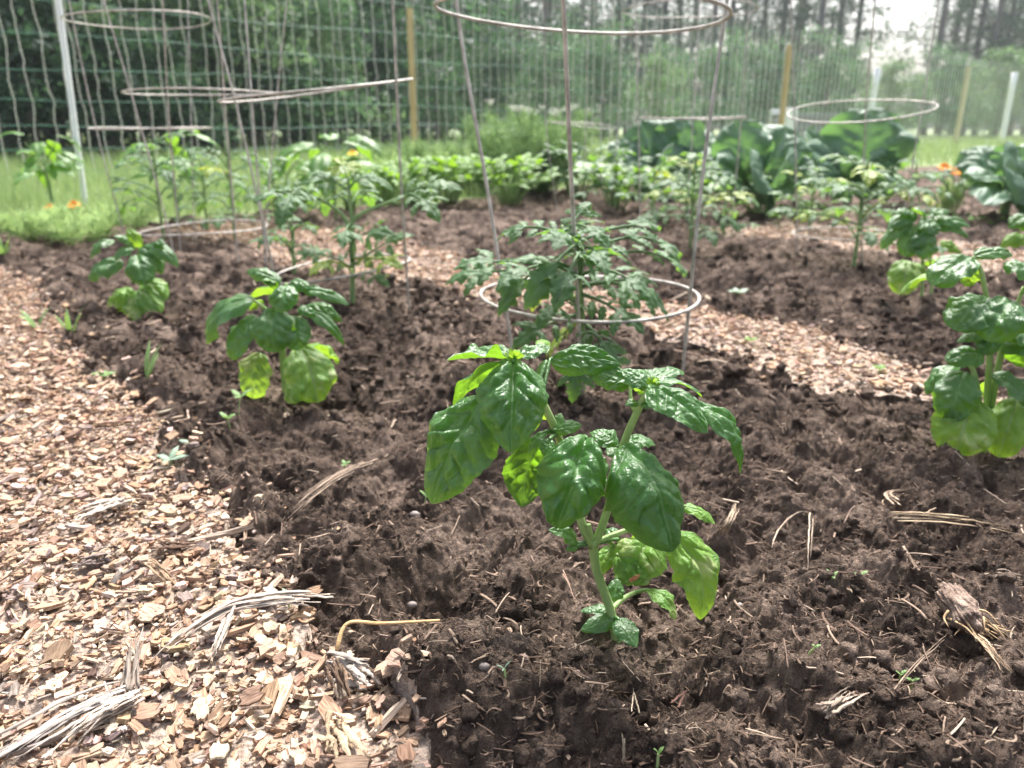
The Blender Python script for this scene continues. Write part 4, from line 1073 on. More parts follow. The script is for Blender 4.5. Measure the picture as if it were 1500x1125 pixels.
def marigold(px, py, topy, label, heads, mat, seed, lean=0):
    r = np.random.default_rng(seed); b = gz(px, py); D = b[1]
    root = thing('marigold_plant', b, label, 'marigold')
    mb = MB(); strands(mb, b, abs(PD(px, topy, D)[2] - b[2]) * .85, .05, 26, r, rad=.0012, fronds=6, fl=.025); mb.build('foliage', M['dill'], root)
    for hx, hy, s in heads:
        c = PD(hx, hy, D); m2 = MB()
        for k in range(22):
            a = k * 2.4; rr = s * (0.25 + .75 * (k / 22)); e = c + [rr * math.cos(a), rr * .8 * math.sin(a), s * (.35 - .5 * k / 22) + .3 * s * math.sin(a)]
            leaf(m2, c + (e - c) * .25, e, (0, -.6, .8), s * .75, bulge=.1, nu=6, nv=5, seed=k, shape='round', puck=.3)
        m2.build('flower', M[mat], root)
        V, F = tube([b + [0, 0, .01], (b + c) / 2, c], .0013, 5, 8); m3 = MB(); m3.add(V, F); m3.build('stem', M['tomato_stem'], root)
marigold(104, 328, 300, 'orange marigold near the foot of the white stake at far left', [(107, 300, .024), (72, 303, .017)], 'orange', 1)
marigold(1388, 316, 250, 'orange marigold between the broccoli plants on the right', [(1384, 245, .027), (1398, 252, .024)], 'orange', 2)
marigold(515, 312, 226, 'single yellow flower standing above the lanky tomato', [(516, 224, .019)], 'yellow', 3)

# ---------------------------------------------------------------- tomato cages
def cage(label, D, rings, legs):
    base = np.array([PD(rings[-1][0], rings[-1][1], D)[0], D, 0.0]); base[2] = float(hz(base[0], base[1])[0])
    root = thing('tomato_cage', base, label, 'tomato cage', 'wire tomato cages over the plants')
    for cx, cy, hw, roll, pit in rings:
        c = PD(cx, cy, D); rad = px2m(hw, D, cy)
        a = np.linspace(0, 2 * np.pi, 72, endpoint=False)
        P = np.stack([c[0] + rad * np.cos(a), c[1] + rad * np.sin(a), c[2] + rad * (np.cos(a) * math.sin(roll) + np.sin(a) * math.sin(pit)) + .002 * np.sin(2 * a + cx)], 1)
        V, F = tube(P, .0019 if D < 1 else .0017, 8, closed=True); mb = MB(); mb.add(V, F)
        mb.build('ring', M['wire'], root)
    for pts in legs:
        P = [PD(x, y, D + d) for x, y, d in pts]
        e = P[-1]; P.append(np.array([e[0] + (e - P[-2])[0] * .1, e[1], float(hz(e[0], e[1])[0]) - .02]))
        V, F = tube(P, .0021 if D < 1 else .0018, 8, 30); mb = MB(); mb.add(V, F); mb.build('leg', M['wire'], root)
    return root
cage('nearest wire tomato cage, sharpest one, standing behind the front basil', .875, [(851, 20, 213, R(-2.2), 0), (862, 432, 158, 0, 0)],
     [[(660, -160, .11), (672, 30, .105), (716, 290, .09), (748, 500, .075)], [(815, -160, -.175), (825, 0, -.165), (838, 290, -.13), (852, 560, -.10)], [(1088, -160, .02), (1063, 15, .02), (1030, 250, .015), (1003, 515, .01)]])
cage('blurred cage with a tilted ring held over the lanky two-armed tomato', 1.26, [(465, 133, 139, R(6.6), R(3)), (500, 392, 100, R(7), 0)],
     [[(285, -120, -.02), (305, 0, -.02), (345, 150, -.02), (395, 370, -.02), (405, 440, -.02)], [(566, -120, -.08), (575, 0, -.08), (585, 220, -.06), (598, 440, -.05)], [(345, -140, .14), (358, 0, .13), (376, 240, .1), (390, 380, .1)]])
cage('blurred cage with a level ring left of centre, overlapping the tilted ring', 1.72, [(300, 136, 110, R(0), 0), (300, 334, 88, R(2), 0)],
     [[(130, -100, -.05), (152, 0, -.05), (193, 140, -.05), (235, 290, -.04), (250, 350, -.04)], [(300, -100, -.12), (318, 0, -.12), (330, 160, -.1), (347, 360, -.08)], [(430, -120, .1), (420, 0, .1), (406, 140, .1), (390, 330, .08)]])
cage('farthest left wire cage, its top ring seen from below next to the white stake', 1.95, [(203, 29, 100, R(2), 0), (222, 188, 82, R(0), 0)],
     [[(92, -80, 0), (103, 10, 0), (140, 185, 0), (178, 330, 0)], [(272, -80, .16), (275, 0, .155), (280, 180, .13), (284, 310, .1)], [(232, -80, -.15), (238, 0, -.15), (248, 180, -.12), (262, 340, -.1)]])
cage('blurred cage in the far middle behind the sharp cage, with a level ring', 2.1, [(1010, 14, 96, 0, 0), (1014, 173, 76, 0, 0)],
     [[(925, -80, -.05), (930, 0, -.05), (935, 170, -.05), (938, 330, -.05)], [(1105, -80, .02), (1098, 0, .02), (1086, 170, .02), (1072, 330, .02)], [(1030, -80, .14), (1025, 0, .14), (1015, 170, .12), (1008, 320, .1)]])
cage('faint cage in front of the dill, with a slanting ring', 2.75, [(852, 183, 52, R(-5), R(-2))],
     [[(795, -40, -.02), (800, 180, -.02), (815, 300, -.02)], [(912, -40, 0), (905, 178, 0), (893, 300, 0)], [(862, -40, .12), (858, 180, .12), (856, 290, .1)]])
cage('tilted wire cage at right in front of the broad broccoli leaf', 1.75, [(1260, 161, 100, R(6), R(8)), (1243, 343, 78, 0, 0)],
     [[(1290, -120, -.12), (1282, 0, -.12), (1268, 170, -.10), (1262, 390, -.08)], [(1155, -100, .02), (1158, 0, .02), (1164, 165, .02), (1168, 370, .02)], [(1390, -100, .06), (1375, 0, .06), (1352, 150, .06), (1318, 350, .05)]])

# ---------------------------------------------------------------- the netting fence
FA = np.array([-2.71, 4.2]); FB = np.array([8.95, 14.6]); FD = (FB - FA) / np.linalg.norm(FB - FA)
def fpt(s): return FA + FD * s
def s_at(px):
    """distance along the fence of the point seen in photo column px"""
    k = (px - 750) / FPX
    # x = k * zc, zc = y*CT + h*ST
    a = FA[0] - k * (FA[1] * CT + CAM_H * ST); c = k * FD[1] * CT - FD[0]
    return a / c
root = thing('garden_fence', (*FA, 0), 'tall netting fence of pale wavy strands and green lines around the garden', 'fence')
S0, S1 = -4.0, 22.0
FH = 1.32
mv, mv2, mh = MB(), MB(), MB()
hs_ = np.array([.03, .15, .28, .42, .57, .73, .90, 1.08, 1.26])
r = np.random.default_rng(31)
ss = np.concatenate([np.arange(S0, 4.6, .086), np.arange(4.6, S1, .115)])
for s in ss:
    p = fpt(s); zz = np.linspace(0.0, FH, 27)
    amp = .0038
    wv = amp * np.sin(zz * 2 * np.pi / .30 + r.uniform(-.5, .5) + s * .4) + np.cumsum(r.normal(0, .0022, 27)) + r.normal(0, .003, 27)
    P = np.stack([p[0] + FD[0] * wv, p[1] + FD[1] * wv, zz], 1)
    (mv if s < 4.6 else mv2).add(*tube(P, .0025 if s < 4.6 else .0042, 5, capped=False))
mv2.build('net_strands', M['net_v'], root)
mv.build('net_strands', M['net_v'], root)
for h in hs_:
    sg = np.linspace(S0, S1, 160)
    P = np.stack([FA[0] + FD[0] * sg, FA[1] + FD[1] * sg, h + .012 * np.sin(sg * 1.9 + h * 9) + r.normal(0, .003, 160)], 1)
    V, F = tube(P, .0020, 5, capped=False); mh.add(V, F)
mh.build('net_lines', M['net_h'], root)
def post(px, topy, mat, rad, label, lean=0.0, off=-.03, square=False):
    s = s_at(px); p = fpt(s) + np.array([FD[1], -FD[0]]) * (-off)
    D = p[1]; top = PD(px, topy, D)[2]
    mb = MB(); V, F = tube([[p[0], p[1], -.05], [p[0] + lean, p[1], top]], rad, 4 if square else 10, 6); mb.add(V, F)
    o = mb.build('post', M[mat], root, smooth=not square); o['label'] = label; return o
post(605, 12, 'stake', .021, 'yellow wooden stake left of centre', square=True)
post(1137, 66, 'stake', .034, 'yellow wooden stake behind the broccoli', .0, square=True)
post(1396, 98, 'pale_stake', .042, 'pale wooden stake on the right', .0, square=True)
post(1464, 106, 'white_post', .046, 'white round post at far right', .0)
post(1264, 100, 'white_post', .042, 'white round post behind the tall broccoli leaf', .02)
post(-60, -60, 'white_post', .016, 'white round post beyond the left edge')
# the white stake standing inside the fence at left
bp = gz(126, 312)
root2 = thing('plant_stake', bp, 'slim white round stake leaning by the pepper plant at far left', 'stake')
top = PD(84, -8, bp[1]); top = bp + (top - bp) * 1.25
mb = MB(); V, F = tube([bp + [0, 0, -.03], (bp + top) / 2, top], .0095, 12, 10); mb.add(V, F); mb.build('shaft', M['white_post'], root2)
mb = MB(); V, F = tube([top - (top - bp) * .004, top + (top - bp) * .012], .0115, 12); mb.add(V, F); mb.build('cap', M['white_post'], root2)

# weathered boarding with white corner posts beyond the fence
def box(mb, lo, hi, bev=.006):
    lo, hi = np.array(lo), np.array(hi); c, h = (lo + hi) / 2, (hi - lo) / 2
    V = []
    for sx_, sy_, sz_ in [(x, y, z) for x in (-1, 1) for y in (-1, 1) for z in (-1, 1)]:
        V += [c + h * [sx_, sy_, sz_] - [bev * sx_, 0, bev * sz_], c + h * [sx_, sy_, sz_] - [0, bev * sy_, bev * sz_], c + h * [sx_, sy_, sz_] - [bev * sx_, bev * sy_, 0]]
    import bmesh
    bm = bmesh.new(); [bm.verts.new(v) for v in V]; bmesh.ops.convex_hull(bm, input=bm.verts[:]); bm.verts.index_update()
    Vn = np.array([v.co[:] for v in bm.verts]); t = [[v.index for v in f.verts] for f in bm.faces]; bm.free()
    for k in (3, 4, 5, 6):
        f = [x for x in t if len(x) == k]
        if f: mb.add(Vn, [np.array(f)])
Dg = 12.6
pa, pb = PD(1152, 220, Dg), PD(1243, 220, Dg + .9)
zt = PD(1152, 158, Dg)[2]
g = thing('compost_bin', (pa[0], Dg, 0), 'grey boarded bin with white corner posts beyond the netting', 'compost bin')
for (x, y) in ((pa[0], Dg), (pb[0], Dg + .1), (pa[0] + .1, Dg + 1.0), (pb[0] + .1, Dg + 1.1)):
    mb = MB(); box(mb, (x - .09, y - .06, -.05), (x + .09, y + .06, zt)); mb.build('corner_post', M['white_post'], g, smooth=False)
for k in range(4):
    z0 = .10 + k * (zt - .16) / 4; z1 = z0 + (zt - .16) / 4 - .015
    mb = MB(); box(mb, (pa[0] + .095, Dg + .02, z0), (pb[0] - .095, Dg + .06, z1)); mb.build('board', M['grey_wood'], g, smooth=False)
    mb = MB(); box(mb, (pa[0] + .2, Dg + 1.02, z0), (pb[0], Dg + 1.06, z1)); mb.build('board', M['grey_wood'], g, smooth=False)
    for xx in (pa[0], pb[0]):
        mb = MB(); box(mb, (xx - .02 + .03, Dg + .075, z0), (xx + .02 + .03, Dg + .93, z1)); mb.build('board', M['grey_wood'], g, smooth=False)

# ---------------------------------------------------------------- lawn grass (uncountable)
def blades(n, name, ylo, yhi, xk, hlo, hhi, seed, wid, cond=None):
    r = np.random.default_rng(seed)
    y = ylo * (yhi / ylo) ** r.random(n); x = r.uniform(xk[0], xk[1], n) * y
    k = zone_of(x, y) == 0
    if cond is not None: k &= cond(x, y)
    x, y = x[k], y[k]; n = len(x)
    h = r.uniform(hlo, hhi, n) * (0.7 + .6 * (gn(x * 1.7, y * 1.7, 5) > 0)); a = r.uniform(0, 6.28, n); l = r.normal(0, .45, (n, 2)) * h[:, None]
    z = hz(x, y); w_ = wid * r.uniform(.6, 1.3, n) * (0.5 + .12 * y)
    b0_ = np.stack([x - w_ * np.cos(a), y - w_ * np.sin(a), z - .004], 1); b1_ = np.stack([x + w_ * np.cos(a), y + w_ * np.sin(a), z - .004], 1)
    m0 = np.stack([x + l[:, 0] * .4 - .7 * w_ * np.cos(a), y + l[:, 1] * .4 - .7 * w_ * np.sin(a), z + h * .6], 1); m1 = m0 + 1.4 * (w_[:, None]) * np.stack([np.cos(a), np.sin(a), 0 * a], 1)
    t = np.stack([x + l[:, 0], y + l[:, 1], z + h], 1)
    V = np.stack([b0_, b1_, m1, m0, t], 1).reshape(-1, 3); i = np.arange(n)[:, None] * 5
    o = bpy.data.objects.new(name, mesh_np(name, V, [i + [[0, 1, 2, 3]], i + [[3, 2, 4]]], M['grass'])); COL.objects.link(o)
    return tag(o, kind='stuff')
tag(blades(70000, 'lawn_grass', 2.0, 7.5, (-.95, .35), .03, .085, 1, .0016), 'bright short lawn grass behind the beds on the left', 'grass')
tag(blades(50000, 'lawn_grass', 5.0, 22, (-.9, .95), .05, .13, 2, .0022), 'mown grass beyond the beds, along and past the netting', 'grass')

# ---------------------------------------------------------------- woods and shrubs beyond the fence
def leaf_cloud(r, clumps, per, size, aspect=.55, up=.3, spread=.5):
    """leaf-sized faces through clumps (centre xyz, radius)"""
    c = np.repeat(clumps[:, :3], per, 0); rad = np.repeat(clumps[:, 3], per)
    n = len(c)
    d = nrm(r.normal(0, 1, (n, 3))); rr = rad * r.random(n) ** spread
    p = c + d * rr[:, None] * [1, 1, .75]
    ax = nrm(r.normal(0, 1, (n, 3)) + d * .6); nn = nrm(r.normal(0, 1, (n, 3)) + [0, 0, up]); s = nrm(np.cross(nn, ax))
    L = (size * r.uniform(.6, 1.3, n))[:, None]
    V = np.stack([p, p + ax * L * .5 + s * L * aspect * .5, p + ax * L, p + ax * L * .5 - s * L * aspect * .5], 1).reshape(-1, 3)
    return V, np.arange(n * 4).reshape(n, 4)

def limb_mesh(mb, r, H, rad, limbs, z0=.35, reach=1.5, rise=.2):
    k = 9; z = np.linspace(-.2, H, k); P = np.stack([np.cumsum(r.normal(0, .012 * H / 4, k)), np.cumsum(r.normal(0, .012 * H / 4, k)), z], 1); P[:2, :2] = 0
    V, F = tube(P, [rad * 1.25, rad, rad * .8, rad * .3], 9); mb.add(V, F)
    ends = []
    for i in range(limbs):
        f = z0 + (1 - z0) * (i + r.random()) / limbs; az = i * 2.4 + r.uniform(-.5, .5); q_ = P[int(f * (k - 1))] * 1.0; q_[2] = f * H
        L = reach * (1.15 - .75 * f) * r.uniform(.6, 1.15)
        e = q_ + [L * math.cos(az), L * math.sin(az), L * rise * r.uniform(-.6, 1.4)]
        V, F = tube([q_, (q_ + e) / 2 + [0, 0, .06 * L], e], [rad * .28, rad * .1], 5, 6); mb.add(V, F)
        ends.append((q_, e))
    return ends

def make_tree(name, kind, seed):
    r = np.random.default_rng(seed); mt, mc = MB(), MB()
    if kind == 'pine':
        H = r.uniform(11, 14); ends = limb_mesh(mt, r, H, .12, 44, .12, 2.1, .12); cl = []
        for q_, e in ends:
            for t in np.linspace(.3, 1.05, 5):
                if r.random() < .70: cl.append([*(q_ + (e - q_) * t + r.normal(0, .2, 3)), r.uniform(.18, .42)])
        V, F = leaf_cloud(r, np.array(cl), 46, .20, .22, .4, .6); mats = ('bark', 'needles')
    elif kind == 'loose':
        H = r.uniform(8, 10); ends = limb_mesh(mt, r, H, .13, 34, .12, 2.2, .2); cl = []
        for q_, e in ends:
            for t in (.35, .65, .95):
                if r.random() < .8: cl.append([*(q_ + (e - q_) * t + r.normal(0, .25, 3)), r.uniform(.3, .65)])
        V, F = leaf_cloud(r, np.array(cl), 72, .15, .55, .5, .55); mats = ('bark', 'tree_dark')
    elif kind == 'dark':
        H = r.uniform(7, 9); ends = limb_mesh(mt, r, H, .16, 26, .10, 2.3, .25); cl = []
        for q_, e in ends:
            for t in (.45, .75, 1.0): cl.append([*(q_ + (e - q_) * t + r.normal(0, .2, 3)), r.uniform(.45, .85)])
        V, F = leaf_cloud(r, np.array(cl), 190, .15, .6, .5, .5); mats = ('bark', 'tree_dark')
    else:
        H = r.uniform(1.5, 2.2); ends = limb_mesh(mt, r, H, .03, 16, .05, 1.0, .5); cl = []
        for q_, e in ends:
            for t in (.5, .95): cl.append([*(q_ + (e - q_) * t + r.normal(0, .1, 3)), r.uniform(.22, .42)])
        V, F = leaf_cloud(r, np.array(cl), 150, .075, .55, .5, .5); mats = ('bark', 'tree_mid' if kind == 'mid' else 'tree_light' if kind == 'light' else 'tree_dark')
    mc.add(V, [F])
    tr = mt.build('trunk', M[mats[0]]); cr = mc.build('crown', M[mats[1]], smooth=False)
    me_t, me_c = tr.data, cr.data
    bpy.data.objects.remove(tr); bpy.data.objects.remove(cr)
    return me_t, me_c
PROTO = {k: [make_tree(k, k.split('_')[0], 100 + i * 7 + j) for j in range(nv_)] for i, (k, nv_) in enumerate([('pine', 3), ('dark', 2), ('loose', 2), ('mid', 2), ('light', 2), ('shade', 2)])}
def plant(kind, x, y, s, rz, name, label, cat, group, v=0, sz=None):
    root = thing(name, (x, y, 0), label, cat, group); root.rotation_euler = (0, 0, rz); root.scale = (s, s, sz or s)
    for nm, me in zip(('trunk', 'crown'), PROTO[kind][v % len(PROTO[kind])]):
        o = bpy.data.objects.new(nm if kind in ('pine', 'dark', 'loose') else ('stem' if nm == 'trunk' else 'foliage'), me); COL.objects.link(o); o.parent = root
r = np.random.default_rng(99)
def at_px(px, D): return PD(px, 240, D)[0]
# dense dark trees on the left
for i, (px, D) in enumerate([(-330, 9.5), (-150, 10.5), (20, 9.5), (160, 11.5), (300, 10.5), (440, 12.5), (90, 15), (380, 16), (560, 15.5), (-250, 14),]):
    plant('dark', at_px(px, D), D, r.uniform(.85, 1.1), r.uniform(0, 6.28), 'broadleaf_tree', 'dense dark broadleaf tree in the blurred woods on the left', 'tree', 'dark trees at the wood edge', i)
for i, (px, D) in enumerate([(650, 20), (735, 24), (800, 22), (560, 21), (865, 27), (935, 31), (690, 18)]):
    plant('loose', at_px(px, D), D, r.uniform(.85, 1.05), r.uniform(0, 6.28), 'broadleaf_tree', 'loose airy tree with sky showing through, in the blurred woods in the centre', 'tree', 'airy trees in the centre of the woods', i)
# understory shrubs
sh_ = [(-60, 6.3, 'shade', .8), (60, 6.9, 'shade', .9), (170, 7.4, 'mid', .8), (290, 7.6, 'mid', .85), (95, 7.3, 'light', .95), (345, 8.0, 'light', .95), (420, 9.0, 'light', .9), (390, 8.2, 'shade', .85), (480, 8.8, 'mid', .85), (560, 10.0, 'shade', .9), (640, 11.5, 'mid', .8), (120, 8.6, 'mid', 1.15), (330, 9.4, 'light', 1.1),
       (720, 13.5, 'shade', .9), (800, 14.5, 'mid', .9), (880, 15.5, 'mid', .9), (960, 16.5, 'light', .85), (1040, 17.0, 'mid', .85), (1120, 18, 'shade', .9), (1200, 19, 'mid', .9), (1290, 20, 'light', .85), (1370, 20.5, 'mid', .95), (1450, 21, 'light', 1.0),
       (1530, 21, 'mid', .95), (1620, 22, 'shade', 1), (760, 18, 'mid', 1.1), (860, 19.5, 'shade', 1.15), (980, 21, 'mid', 1.0), (1090, 22, 'mid', 1.1), (1180, 23, 'shade', 1.05), (1400, 25, 'mid', 1.1), (1500, 25, 'shade', 1.15), (1320, 25, 'mid', .95), (1240, 24, 'mid', .95),
       (590, 14, 'light', 1.2), (500, 12, 'mid', 1.3), (-160, 6.0, 'mid', .8), (230, 6.9, 'shade', .6), (20, 8.2, 'shade', 1.2), (680, 16, 'light', 1.2)]
sh_ += [(px, 19 + (i % 3) * 2.5, 'shade' if i % 2 else 'mid', 1.25) for i, px in enumerate(range(-420, 720, 62))] + [(px, 10.5 + (i % 2), 'shade', .7) for i, px in enumerate(range(-150, 560, 88))]
LB = {'shade': 'dark leafy shrub in the blurred hedge beyond the netting', 'mid': 'mid green leafy shrub in the blurred hedge beyond the netting', 'light': 'light green leafy shrub in the blurred hedge beyond the netting'}
for i, (px, D, k, s) in enumerate(sh_):
    plant(k, at_px(px, D), D, s * r.uniform(.9, 1.1), r.uniform(0, 6.28), 'hedge_shrub', LB[k], 'shrub', {'shade': 'dark shrubs beyond the netting', 'mid': 'mid green shrubs beyond the netting', 'light': 'light shrubs beyond the netting'}[k], i)
# tall pines on the right
for i, (px, D, s) in enumerate([(690, 30, .9), (760, 33, 1), (850, 30, .95), (900, 36, 1), (960, 32, .9), (1030, 30, .9), (1075, 38, 1), (1125, 33, .95), (1180, 31, 1), (1235, 36, 1), (1345, 32, .95), (1385, 38, 1), (1420, 31, .9), (1470, 35, 1), (1510, 30, .95), (1560, 34, 1), (985, 34, 1), (1100, 35, 1), (915, 31, .9), (1055, 33, .95), (1155, 37, 1), (1365, 36, 1), (1490, 37, 1), (1400, 33, .95), (1210, 33, .95), (1445, 34, .9),
                                (800, 40, 1.1), (1000, 42, 1.1), (1150, 44, 1.1), (1450, 43, 1.1), (1620, 33, 1), (1700, 36, 1), (600, 32, 1), (500, 30, 1)]):
    plant('pine', at_px(px, D), D, s, r.uniform(0, 6.28), 'pine_tree', 'tall thin pine with a bare trunk against the white sky', 'pine tree', 'tall pines behind the garden', i)

# ================================================================== small things on the ground
def rag(mb, P, w, th, r, seg=7, frays=6):
    frays = frays * 2
    """a split, fibrous piece of wood along points P"""
    P = np.asarray(P, float)
    for k in range(frays):
        off = r.normal(0, 1, 3) * [w, w, th]; a = r.uniform(0, .25); b = r.uniform(.7, 1.0); m = 14
        Q = smooth_line(P, 40); i0, i1 = int(a * 39), max(int(b * 39), int(a * 39) + 8)
        Q = smooth_line(Q[i0:i1][::3], m) + off + r.normal(0, w * .08, (m, 3))
        sp = np.linspace(-.5, .5, m)[:, None] * r.normal(0, w * 1.1, 3) * [1, 1, .5]
        V, F = tube(Q + sp, [w * r.uniform(.12, .42), w * r.uniform(.2, .55), w * .06], seg, flat=.5)
        V = V + r.normal(0, w * .05, V.shape)
        L = (Q - Q[0]); al = np.linalg.norm(L, axis=1)
        g = np.stack([np.repeat(al, seg), np.tile(np.arange(seg) * w * .5, m), np.zeros(m * seg)], 1) + k
        mb.add(V, F); mb.G.append(g)

def wood(name, label, cat, px_pts, w, tint, lift=.004, frays=7, th=None, seed=0, parts=None):
    r = np.random.default_rng(seed)
    P = [gz(x, y) + [0, 0, lift + l] for x, y, l in px_pts]
    mb = MB(); mb.G = []; rag(mb, P, w, th or w * .6, r, frays=frays)
    o = mb.build(name, M['straw'], origin=P[0])
    n = len(o.data.vertices); c = np.tile([*tint, 1.0], (n, 1)) * np.repeat(r.uniform(.6, 1.15, (frays * 2, 1)), n // (frays * 2), 0)
    at = o.data.attributes.new('tint', 'FLOAT_COLOR', 'POINT'); at.data.foreach_set('color', c.astype(np.float32).ravel())
    at = o.data.attributes.new('grain', 'FLOAT_VECTOR', 'POINT'); at.data.foreach_set('vector', np.concatenate(mb.G).astype(np.float32).ravel())
    return tag(o, label, cat)
PALE, GREYW, TAN, BRN = (.60, .52, .45), (.44, .395, .36), (.42, .30, .20), (.17, .11, .08)
wood('wood_splinter', 'long pale splintered branch lying on the chips with its forked end at the soil edge', 'splinter', [(480, 906, .010), (420, 910, .012), (340, 925, .012), (270, 965, .010), (215, 1005, .006)], .0028, PALE, frays=6, seed=1)
wood('wood_splinter', 'short pale fork hanging down from the long splintered branch', 'splinter', [(345, 922, .012), (328, 955, .008), (308, 988, .004)], .0022, PALE, frays=5, seed=2)
wood('wood_splinter', 'thick frayed grey splinter at the bottom left corner on the chips', 'splinter', [(200, 1035, .008), (120, 1070, .009), (20, 1122, .006), (-60, 1160, .004)], .0032, GREYW, frays=6, seed=3)
wood('wood_splinter', 'pale frayed splinter beside the thick grey one at the bottom left', 'splinter', [(205, 1040, .006), (150, 1080, .008), (85, 1128, .005)], .0030, PALE, frays=7, seed=4)
wood('wood_splinter', 'upright grey splinter standing between the bottom left splinters', 'splinter', [(196, 1042, .004), (205, 1000, .012), (213, 960, .016)], .0022, (.40, .34, .29), frays=6, seed=5)
wood('wood_splinter', 'thin brown stick crossing the chips near the soil edge', 'splinter', [(218, 838, .006), (240, 865, .007), (262, 892, .005)], .0020, TAN, frays=4, seed=6)
wood('wood_splinter', 'long flat pale splinter on the chips in the blurred left middle', 'splinter', [(190, 752, .006), (150, 765, .007), (105, 782, .006)], .0045, PALE, frays=6, seed=7)
wood('wood_splinter', 'dark grey bark strip lying on the left chips', 'splinter', [(125, 842, .005), (150, 838, .006), (175, 832, .005)], .0036, (.25, .2, .18), frays=5, seed=8)
wood('wood_splinter', 'dark brown flat bark strip along the chips below the soil edge', 'splinter', [(225, 815, .005), (265, 818, .005), (305, 815, .005)], .0026, BRN, frays=5, seed=9)
wood('straw_bundle', 'blurred frayed straw bundle lying on the soil left of the front basil', 'straw', [(550, 700, .012), (500, 722, .012), (455, 748, .008), (425, 772, .004)], .0020, (.30, .235, .185), frays=6, seed=10)
wood('twig', 'long split tan twig on the soil at the right edge', 'twig', [(1302, 778, .008), (1370, 783, .010), (1440, 792, .010), (1520, 808, .008)], .0022, (.46, .36, .25), frays=3, seed=11)
wood('twig', 'bent pale twig above the long split one at right', 'twig', [(1345, 775, .006), (1380, 765, .010), (1412, 755, .010)], .0016, (.42, .33, .25), frays=1, seed=12)
wood('twig', 'brown grey stick lying at the far right over dark soil', 'twig', [(1425, 735, .006), (1450, 752, .008), (1482, 768, .006)], .0018, (.30, .24, .2), frays=1, seed=13)
wood('dry_stalk', 'arched dry stalk standing free of the soil right of the front basil', 'stalk', [(1118, 834, .002), (1135, 806, .016), (1160, 793, .022), (1184, 792, .020)], .0016, (.42, .34, .27), frays=1, seed=14)
wood('dry_stalk', 'short upright dry stalk below the arched stalk', 'stalk', [(1184, 794, .022), (1184, 820, .010), (1184, 866, .0)], .0014, (.46, .38, .30), frays=1, seed=15)
wood('dry_stalk', 'broad dry blade lying just right of the pale basil leaf', 'stalk', [(1052, 800, .004), (1068, 785, .010), (1080, 760, .012)], .0018, (.50, .40, .30), frays=4, seed=16)
wood('bark_chip', 'small tan bark flake on dark soil at the right', 'bark chip', [(1312, 760, .006), (1298, 742, .006), (1340, 732, .006)], .0024, (.44, .34, .26), frays=4, seed=17)
wood('bark_chip', 'flat pale chip lying on soil at the bottom, right of centre', 'bark chip', [(1202, 1062, .004), (1222, 1050, .006), (1250, 1030, .005)], .0022, (.40, .32, .26), frays=5, seed=18)
wood('bark_chip', 'white weathered chip at the edge where path meets soil', 'bark chip', [(495, 998, .008), (522, 1010, .009), (550, 1024, .006)], .0042, (.52, .46, .41), frays=6, seed=19)
wood('bark_chip', 'brown split chip leaning at the path edge near the bottom', 'bark chip', [(490, 1012, .014), (502, 1030, .010), (512, 1048, .003)], .0022, (.26, .18, .13), frays=6, seed=20)
wood('bark_chip', 'broad tan chip upright at the bottom edge of the path', 'bark chip', [(492, 1085, .008), (502, 1110, .007), (510, 1135, .004)], .0046, (.58, .44, .30), frays=5, seed=21)
wood('straw_piece', 'thin straw lying on soil left of the basil stem base', 'straw', [(748, 836, .006), (790, 868, .006), (830, 896, .006)], .0009, (.42, .32, .24), frays=1, seed=22)
wood('straw_piece', 'reddish straw bent beside the basil stem base', 'straw', [(822, 862, .010), (832, 880, .008), (846, 916, .002)], .0010, (.40, .28, .22), frays=1, seed=23)
wood('straw_piece', 'short upright straw stub on the soil below the basil', 'straw', [(927, 1062, .002), (926, 1050, .008), (925, 1036, .012)], .0011, (.50, .42, .32), frays=1, seed=24)
wood('straw_piece', 'straw stub poking up at the bottom edge of the soil', 'straw', [(912, 1128, .0), (911, 1115, .006), (910, 1106, .010)], .0012, (.56, .47, .34), frays=1, seed=25)
wood('straw_piece', 'dark reddish root piece on soil below the basil', 'root', [(988, 1050, .004), (1005, 1036, .006), (1022, 1024, .006)], .0018, (.17, .10, .08), frays=1, seed=26)
wood('straw_piece', 'curved pale root tip beside the dark reddish root', 'root', [(988, 1026, .006), (995, 1016, .010), (1008, 1012, .010)], .0014, (.44, .34, .26), frays=1, seed=27)
wood('straw_piece', 'thick short root lying on soil left of the white pebble', 'root', [(664, 986, .006), (672, 1002, .010), (688, 1020, .006)], .0016, (.40, .32, .25), frays=1, seed=28)
wood('straw_piece', 'straight straw across the soil beside the white pebble', 'straw', [(682, 998, .006), (710, 990, .007), (738, 980, .006)], .0012, (.40, .31, .23), frays=1, seed=29)
# the bent tan stalk standing over the gap
mb = MB(); mb.G = []
P = [gz(493, 984) + [0, 0, .0], gz(493, 984) + [.001, .002, .014], PD(510, 913, gz(493, 984)[1] + .012), PD(560, 913, gz(493, 984)[1] + .010), PD(644, 909, gz(493, 984)[1] + .008)]
V, F = tube(P, [.0011, .0013, .0012, .0009], 8, 40, flat=.7); mb.add(V, F)
o = mb.build('dry_stalk', M['straw'], origin=P[0])
for nm, ty, val in (('tint', 'FLOAT_COLOR', np.tile([.56, .38, .20, 1], (len(o.data.vertices), 1))), ('grain', 'FLOAT_VECTOR', V * 1.0)):
    at = o.data.attributes.new(nm, ty, 'POINT'); at.data.foreach_set('color' if ty == 'FLOAT_COLOR' else 'vector', val.astype(np.float32).ravel())
tag(o, 'bent tan dry stalk kinked over the gap where path meets soil', 'stalk')

